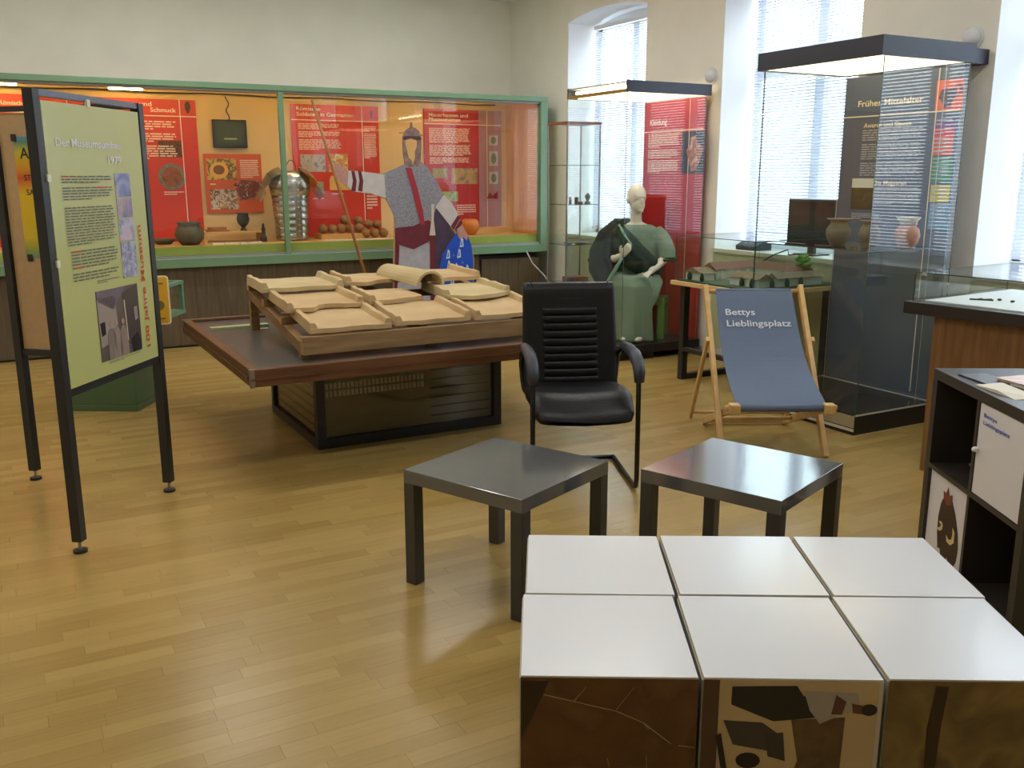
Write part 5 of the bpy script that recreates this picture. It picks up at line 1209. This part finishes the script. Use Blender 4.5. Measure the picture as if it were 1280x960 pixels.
LAWN = M('model_lawn', (74, 92, 66), .9, var=.15, scale=30); MW = M('model_white_wall', (206, 216, 206), .7); ROOF = M('model_brown_roof', (122, 84, 62), .8, var=.15, scale=40, bump=.3, bscale=80); ROOFG = M('model_grey_roof', (128, 112, 84), .8, var=.12, scale=40, bump=.3, bscale=80); SHRUB = M('model_cypress', (34, 66, 40), .9)
build('base_board', G().box(MX0, MX1, MY0, MY1, TZ, TZ+.012), LAWN, vm, world=True)
def house(x0, x1, y0, y1, h0, h1, axis, rm):
    build('wall', G().box(x0, x1, y0, y1, TZ+.012, TZ+h0), MW, vm, world=True)
    e = .014
    if axis == 'y':
        xm = (x0+x1)/2; g_ = G().prism([(x0-e, y0-e, TZ+h0), (x1+e, y0-e, TZ+h0), (xm, y0-e, TZ+h1)], (0, y1-y0+2*e, 0))
    else:
        ym = (y0+y1)/2; g_ = G().prism([(x0-e, y0-e, TZ+h0), (x0-e, y1+e, TZ+h0), (x0-e, ym, TZ+h1)], (x1-x0+2*e, 0, 0))
    build('roof', g_, rm, vm, world=True)
house(MX0+.05, MX0+.17, MY1-.22, MY1-.04, .065, .105, 'x', ROOFG)
house(MX0+.20, MX0+.60, MY1-.20, MY1-.07, .085, .135, 'x', ROOF)
house(MX1-.24, MX1-.10, MY0+.14, MY1-.22, .085, .135, 'y', ROOF)
house(MX0+.10, MX0+.22, MY0+.06, MY0+.34, .068, .105, 'y', ROOFG)
house(MX0+.26, MX1-.12, MY0+.04, MY0+.13, .068, .105, 'x', ROOFG)
for k in range(4): build('column', G().tube([(MX0+.24+k*.08, MY1-.225, TZ+.012), (MX0+.24+k*.08, MY1-.225, TZ+.08)], .005, 8), MW, vm, world=True)
build('courtyard', G().box(MX0+.24, MX1-.26, MY0+.15, MY1-.23, TZ+.012, TZ+.016), M('model_gravel', (150, 132, 96), .9, var=.2, scale=60), vm, world=True)
build('fountain', G().lathe([(.03, 0), (.03, .012), (.008, .018), (.008, .04), (.02, .045)], (MX0+.36, MY0+.30, TZ+.016), 12), M('model_straw', (206, 186, 120), .8), vm, world=True)
for (x_, y_) in ((MX0+.035, MY1-.10), (MX0+.035, MY1-.24), (MX0+.08, MY0+.10), (MX0+.08, MY0+.20), (MX0+.20, MY0+.03), (MX0+.33, MY0+.02), (MX0+.46, MY0+.02)):
    build('cypress', G().lathe([(.012, 0), (.017, .02), (.013, .045), (.003, .065)], (x_, y_, TZ+.012), 10), SHRUB, vm, world=True, smooth=True)
tr = build('tree', G().tube([(MX1-.20, MY0+.06+.08, TZ+.012), (MX1-.20, MY0+.14, TZ+.14)], .006, 8), M('model_trunk', (90, 64, 40), .9), vm, world=True)
gg = G(); r_t = random.Random(5)
for k in range(16): gg.ell((MX1-.20+r_t.uniform(-.04, .04), MY0+.14+r_t.uniform(-.04, .04), TZ+.165+r_t.uniform(-.03, .035)), (.022, .022, .018), 8, 6)
build('tree_crown', gg, M('model_leaf_green', (104, 150, 60), .9, var=.2, scale=60), tr, world=True)['kind'] = 'stuff'
gx = thing('model_cover', 'clear glass cover box over the villa model', 'glass cover', ((MX0+MX1)/2, (MY0+MY1)/2, TZ))
ZG = TZ+.33
for b_ in ((MX0-.012, MX1+.012, MY0-.012, MY0-.007, TZ+.001, ZG), (MX0-.012, MX1+.012, MY1+.007, MY1+.012, TZ+.001, ZG), (MX0-.012, MX0-.007, MY0-.007, MY1+.007, TZ+.001, ZG), (MX1+.007, MX1+.012, MY0-.007, MY1+.007, TZ+.001, ZG), (MX0-.012, MX1+.012, MY0-.012, MY1+.012, ZG, ZG+.005)):
    build('pane', G().pane(*b_), [GLASS, GEDGE], gx, world=True)

# ---- monitor and devices on the sill
q0, q1 = on_x(983, 300, 5.42), on_x(1045, 250, 5.42)
ym0, ym1 = q1.y, q0.y
mo = thing('sill_monitor', 'black flat monitor standing on the window sill', 'monitor', (5.44, (ym0+ym1)/2, SILL))
build('monitor_body', G().box(5.42, 5.45, ym0, ym1, SILL+.06, 1.335), M('monitor_black', (26, 30, 28), .35), mo, world=True, bevel=.006)
build('screen', G().box(5.416, 5.4205, ym0+.02, ym1-.02, SILL+.085, 1.315), M('dark_screen', (30, 34, 44), .12, spec=.6), mo, world=True)
build('neck', G().box(5.44, 5.47, (ym0+ym1)/2-.03, (ym0+ym1)/2+.03, SILL+.012, SILL+.16), IRON, mo, world=True); build('foot', G().box(5.36, 5.54, (ym0+ym1)/2-.1, (ym0+ym1)/2+.1, SILL, SILL+.012), IRON, mo, world=True, bevel=.003)
q = on_x(937, 304, 5.40)
ds = thing('desk_telephone', 'small dark sloping desk device on the window sill', 'device', (5.42, q.y, SILL))
build('device_body', G().prism([(5.35, q.y-.13, SILL), (5.52, q.y-.13, SILL), (5.52, q.y-.13, SILL+.10), (5.50, q.y-.13, SILL+.105), (5.35, q.y-.13, SILL+.035)], (0, .24, 0)), M('graphite_plastic', (50, 56, 66), .4), ds, world=True, bevel=.004)
for k in range(3):
    for j in range(4): build('key', G().box(5.375+j*.028, 5.395+j*.028, q.y-.06+k*.04, q.y-.035+k*.04, SILL+.045+j*.0125, SILL+.058+j*.0125), M('grey_key', (150, 156, 160), .4), ds, world=True)
cpt = [on_x(u, v, XW-.045) for u, v in ((985, 312), (968, 318), (952, 327), (937, 337))]; cpt.append(Vector((XW-.04, cpt[-1].y+.03, TZ+.02)))
single('device_cable', G().tube([Vector((XW+.06, cpt[0].y, SILL+.006)), Vector((XW-.036, cpt[0].y, SILL+.006))]+cpt, .005, 6), CABLE, 'black cable running from the sill down behind the villa model', 'cable')

# ================================================================== EARLY MEDIEVAL CASE
MXa, MXb, MYa, MYb = 4.33, 5.06, 3.69, 4.605
mc = thing('medieval_case', 'tall glass case with black hood, black base and blue grey board', 'display case', ((MXa+MXb)/2, (MYa+MYb)/2, 0))
build('base_box', G().box(MXa+.005, MXb, MYa+.005, MYb, .0, .115), BLACKB, mc, world=True)
build('base_top', G().box(MXa+.01, MXb, MYa+.01, MYb, .115, .122), M('black_gloss_floor', (30, 30, 30), .15), mc, world=True)
build('base_end_panel', G().box(MXa+.0, MXa+.005, MYa+.005, MYb, .045, .118), M('putty_panel', (176, 168, 134), .45), mc, world=True)
build('base_white_strip', G().box(MXa-.001, MXa+.005, MYa+.005, MYb, .022, .038), M('white_strip', (220, 216, 200), .5), mc, world=True)
build('lock', G().tube([(MXa-.006, 3.90, .085), (MXa, 3.90, .085)], .010, 12), ALU, mc, world=True)
STR = M('pale_edge_strip', (200, 200, 186), .4)
for b_ in ((MXa, MXb, MYa, MYa+.008, .115, .124), (MXa, MXb, MYb-.008, MYb, .115, .124), (MXb-.035, MXb-.027, MYa, MYb, .118, .126)): build('edge_strip', G().box(*b_), STR, mc, world=True)
for b_ in ((MXa+.006, MXb, MYa+.001, MYa+.007, .124, 2.147), (MXa, MXa+.006, MYa, MYb, .118, 2.147), (MXa+.006, MXb, MYb-.007, MYb-.001, .124, 2.147)):
    build('pane', G().pane(*b_), [GLASS, GEDGE], mc, world=True)
hx0, hx1, hy0, hy1, hz0, hz1 = 4.29, 5.07, 3.67, 4.625, 2.147, 2.252
for b_ in ((hx0, hx1, hy0, hy0+.015, hz0, hz1), (hx0, hx1, hy1-.015, hy1, hz0, hz1), (hx0, hx0+.015, hy0+.015, hy1-.015, hz0, hz1), (hx1-.015, hx1, hy0+.015, hy1-.015, hz0, hz1)): build('hood_fascia', G().box(*b_), HOOD, mc, world=True)
build('hood_top', G().box(hx0+.015, hx1-.015, hy0+.015, hy1-.015, hz1-.012, hz1-.004), HOOD, mc, world=True)
build('hood_wall_bracket', G().box(hx1, XW, 3.75, 4.55, hz0+.01, hz1-.01), HOOD, mc, world=True)
build('hood_diffuser', G().box(hx0+.03, hx1-.03, hy0+.03, hy1-.03, hz0+.006, hz0+.014), CREAM, mc, world=True)
SHZ = 1.085
build('shelf', G().pane(MXa+.05, 4.98, 3.75, 4.56, SHZ-.008, SHZ), [GLASS, GEDGE], mc, world=True)
for y_ in (3.78, 4.53):
    build('shelf_wire', G().tube([(4.97, y_, .124), (4.97, y_, 2.147)], .002, 6), ALU, mc, world=True)
mb = thing('medieval_board', 'blue grey board headed Frühes Mittelalter with coloured time strip', 'exhibit board', (5.045, 4.15, .126))
PX = 5.03; yl, yr_ = 4.575, 3.715
p = Panel(mb, (PX, yl, 2.135), (0, -1, 0), (0, 0, 1), yl-yr_, 2.135-.126)
p.board('board', M('slate_blue_board', (90, 96, 110), .4, col2=(74, 88, 114), scale=1.6), .016)
def fx(u, v):
    q = on_x(u, v, PX); return (yl-q.y)/(yl-yr_), (2.135-q.z)/(2.135-.126)
IV = M('ivory_rule', (230, 216, 190), .5)
xv = fx(1160, 250)[0]; yh = fx(1120, 143)[1]
p.rect('rule', xv-.004, 0, xv+.004, .985, IV, .0024); p.rect('rule', 0, yh-.0018, 1, yh+.0018, IV, .0028)
IVT = M('ivory_lettering', (236, 222, 190), .5)
def tx(s_, u0, v0, u1, cap): a_, b_ = fx(u0, v0), fx(u1, v0); p.text(s_, a_[0], a_[1], cap, IVT, width=b_[0]-a_[0])
tx('Frühes Mittelalter', 1073, 134, 1154, .019); tx('Awaren und Slawen', 1080, 160, 1139, .014); tx('Die Magyaren', 1092, 231, 1133, .014)
TXM = M('pale_blue_small_print', (176, 182, 192), .5)
def pa(u0, v0, u1, v1, n, sd, gaps=()): a_, b_ = fx(u0, v0), fx(u1, v1); p.para(a_[0], a_[1], b_[0], b_[1], n, TXM, fill=.45, gaps=gaps, seed=sd)
pa(1079, 163, 1151, 221, 20, 41, (5, 13)); pa(1092, 234, 1150, 258, 8, 42); pa(1065, 266, 1100, 276, 4, 43)
a_, b_ = fx(1066, 223), fx(1090, 262); p.rect('printed_photo', a_[0], a_[1], b_[0], b_[1], photo('print_hill', [(96, 90, 60), (70, 62, 44), (120, 112, 84)], 6., 41.), .002); p.rect('printed_sky', a_[0], a_[1], b_[0], a_[1]+(b_[1]-a_[1])*.3, M('print_sky', (206, 204, 190), .5), .003)
a_, b_ = fx(1172, 101), fx(1202, 138); f_ = p.rect('printed_photo', a_[0], a_[1], b_[0], b_[1], M('print_orange', (214, 96, 40), .4, var=.08, scale=8), .002)
def inr(x_, y_): return a_[0]+(b_[0]-a_[0])*x_, a_[1]+(b_[1]-a_[1])*y_
p.poly('printed_jug', [inr(*q) for q in ((.2, .3), (.75, .25), (.8, .5), (.6, .75), (.6, .88), (.3, .88), (.3, .75), (.12, .55))], M('print_jug', (84, 62, 64), .5, var=.2, scale=30), .0035, f_); p.poly('printed_jug_handle', [inr(*q) for q in ((.7, .25), (.85, .1), (.97, .2), (.95, .45), (.8, .55), (.86, .4), (.86, .25))], M('print_jug_dark', (120, 60, 44), .5), .0035, f_)
for k, (v0, v1, c) in enumerate(((148, 159, (112, 66, 128)), (160, 170, (206, 42, 58)), (171, 194, (214, 92, 48)), (196, 228, (52, 140, 92)), (231, 253, (214, 200, 50)), (254, 288, (104, 150, 190)))):
    a1, b1 = fx(1170-k*1.5, v0), fx(1194-k*2, v1); r1 = p.rect('time_block', a1[0], a1[1], b1[0], b1[1], M('print_block_%d' % k, c, .5), .002); p.para(a1[0]+.01, a1[1]+.004, b1[0]-.02, b1[1]-.002, max(1, int((v1-v0)/5)), TXM, fill=.35, seed=50+k, parent=r1, lift=.0035)
# pots on the shelf
GREYP = M('grey_brown_pottery', (126, 110, 92), .75, var=.2, scale=14, bump=.3, bscale=30); PINKP = M('buff_pink_pottery', (176, 132, 112), .75, var=.15, scale=14, bump=.3, bscale=30)
def potat(u, x_): q = on_x(u, 305, x_); return (x_, q.y, SHZ)
single('clay_pot', G().lathe([(.042, 0), (.06, .03), (.076, .07), (.074, .10), (.05, .135), (.052, .15), (.078, .165), (.07, .165), (.045, .148), (.06, .09), (.04, .02)], potat(1047, 4.58), 26), GREYP, 'wide lipped grey pot on the glass shelf of the blue case', 'pot', smooth=True)
single('clay_pot', G().lathe([(.04, 0), (.058, .04), (.064, .075), (.058, .11), (.042, .135), (.044, .15), (.06, .162), (.052, .162), (.036, .148), (.05, .08), (.03, .02)], potat(1086, 4.60), 26), GREYP, 'tall narrow grey pot in the middle of the glass shelf', 'pot', smooth=True)
o_ = thing('clay_jug', 'buff pink jug with pale restored rim on the glass shelf', 'jug', potat(1133, 4.70)); q = Vector(potat(1133, 4.70))
build('jug_body', G().lathe([(.035, 0), (.06, .04), (.072, .08), (.064, .115), (.045, .135)], q, 26), PINKP, o_, world=True, smooth=True); build('restored_rim', G().lathe([(.045, .134), (.05, .16), (.07, .185), (.062, .185), (.04, .14)], q, 26), M('pale_plaster_rim', (200, 196, 190), .8), o_, world=True, smooth=True)
for k, (u, nm) in enumerate(((993, 'rusty iron knife lying flat on the glass shelf'), (1028, 'short rusty iron blade before the grey pot'), (1066, 'small dark iron lump beside the grey pot'))):
    q = Vector(potat(u, 4.44)); L_ = (.09, .07, .025)[k]; single('iron_find', G().prism([(q.x-.012, q.y-L_, SHZ), (q.x+.012, q.y-L_, SHZ), (q.x+.015, q.y, SHZ), (q.x+.004, q.y+L_, SHZ), (q.x-.008, q.y+L_*.6, SHZ)], (0, 0, .008+.012*(k == 2))), M('rusty_iron', (90, 66, 52), .8), nm, 'iron find', bevel=.003)

# ================================================================== TABLE VITRINE at the right
vd = Vector((.085, -.996, 0)).normalized(); vo = Vector((4.06, 3.21, 0)); rzv = math.atan2(vd.y, vd.x)
# local x along vd (towards the near end), local +y to the right of the photograph
tv = thing('table_vitrine', 'brown wood table vitrine with dark frame and flat glass hood', 'display case', vo, rzv)
OAKV = wood('brown_oak_veneer', (112, 78, 42), (140, 100, 58), (12, 12, 1), 3., .45); DKW = M('dark_brown_frame', (46, 38, 34), .35)
VL, VW, VZ = 1.55, .95, .88
build('top_frame', G().box(0, VL, 0, VW, VZ-.062, VZ), DKW, tv, bevel=.003)
build('body', G().box(.15, VL-.15, .045, VW-.06, 0, VZ-.062), OAKV, tv)
build('card_base', G().box(.07, VL-.05, .075, VW-.05, VZ, VZ+.006), M('white_display_card', (226, 228, 230), .55), tv)
for b_ in ((.03, VL-.03, .03, .036, VZ, VZ+.145), (.03, VL-.03, VW-.036, VW-.03, VZ, VZ+.145), (.03, .036, .036, VW-.036, VZ, VZ+.145), (VL-.036, VL-.03, .036, VW-.036, VZ, VZ+.145), (.03, VL-.03, .03, VW-.03, VZ+.145, VZ+.151)):
    build('pane', G().pane(*b_), [GLASS, GEDGE], tv)
build('hood_lock', G().box(.075, .095, .020, .030, VZ+.135, VZ+.150), ALU, tv)
FIND = M('dark_iron_bead', (50, 44, 44), .6)
Vw = FRAMES[tv]; k = 0
for (lx, ly) in [(.30+.075*i, .36-.03*math.sin(i*.5)) for i in range(8)]:
    q = Vw @ Vector((lx, ly, VZ+.006)); single('iron_bead', G().ell((q.x, q.y, q.z+.006), (.013, .010, .006), 10, 6), FIND, 'small dark iron bead in a row on the white card', 'bead', 'beads on the white card', smooth=True)
for (lx, ly, an_, nm) in ((.24, .30, .5, 'dark forked iron fitting at the far end of the white card'), (.66, .28, .7, 'dark forked iron fitting near the middle of the white card')):
    q = Vw @ Vector((lx, ly, VZ+.006)); o_ = thing('iron_fitting', nm, 'iron find', q, rzv+an_)
    build('bar', G().box(-.055, .055, -.006, .006, 0, .007), FIND, o_); build('prong', G().beam((0, 0, .0035), (.045, .04, .0035), .010, .007), FIND, o_); build('prong', G().beam((-.02, 0, .0035), (.0, .045, .0035), .010, .007), FIND, o_)
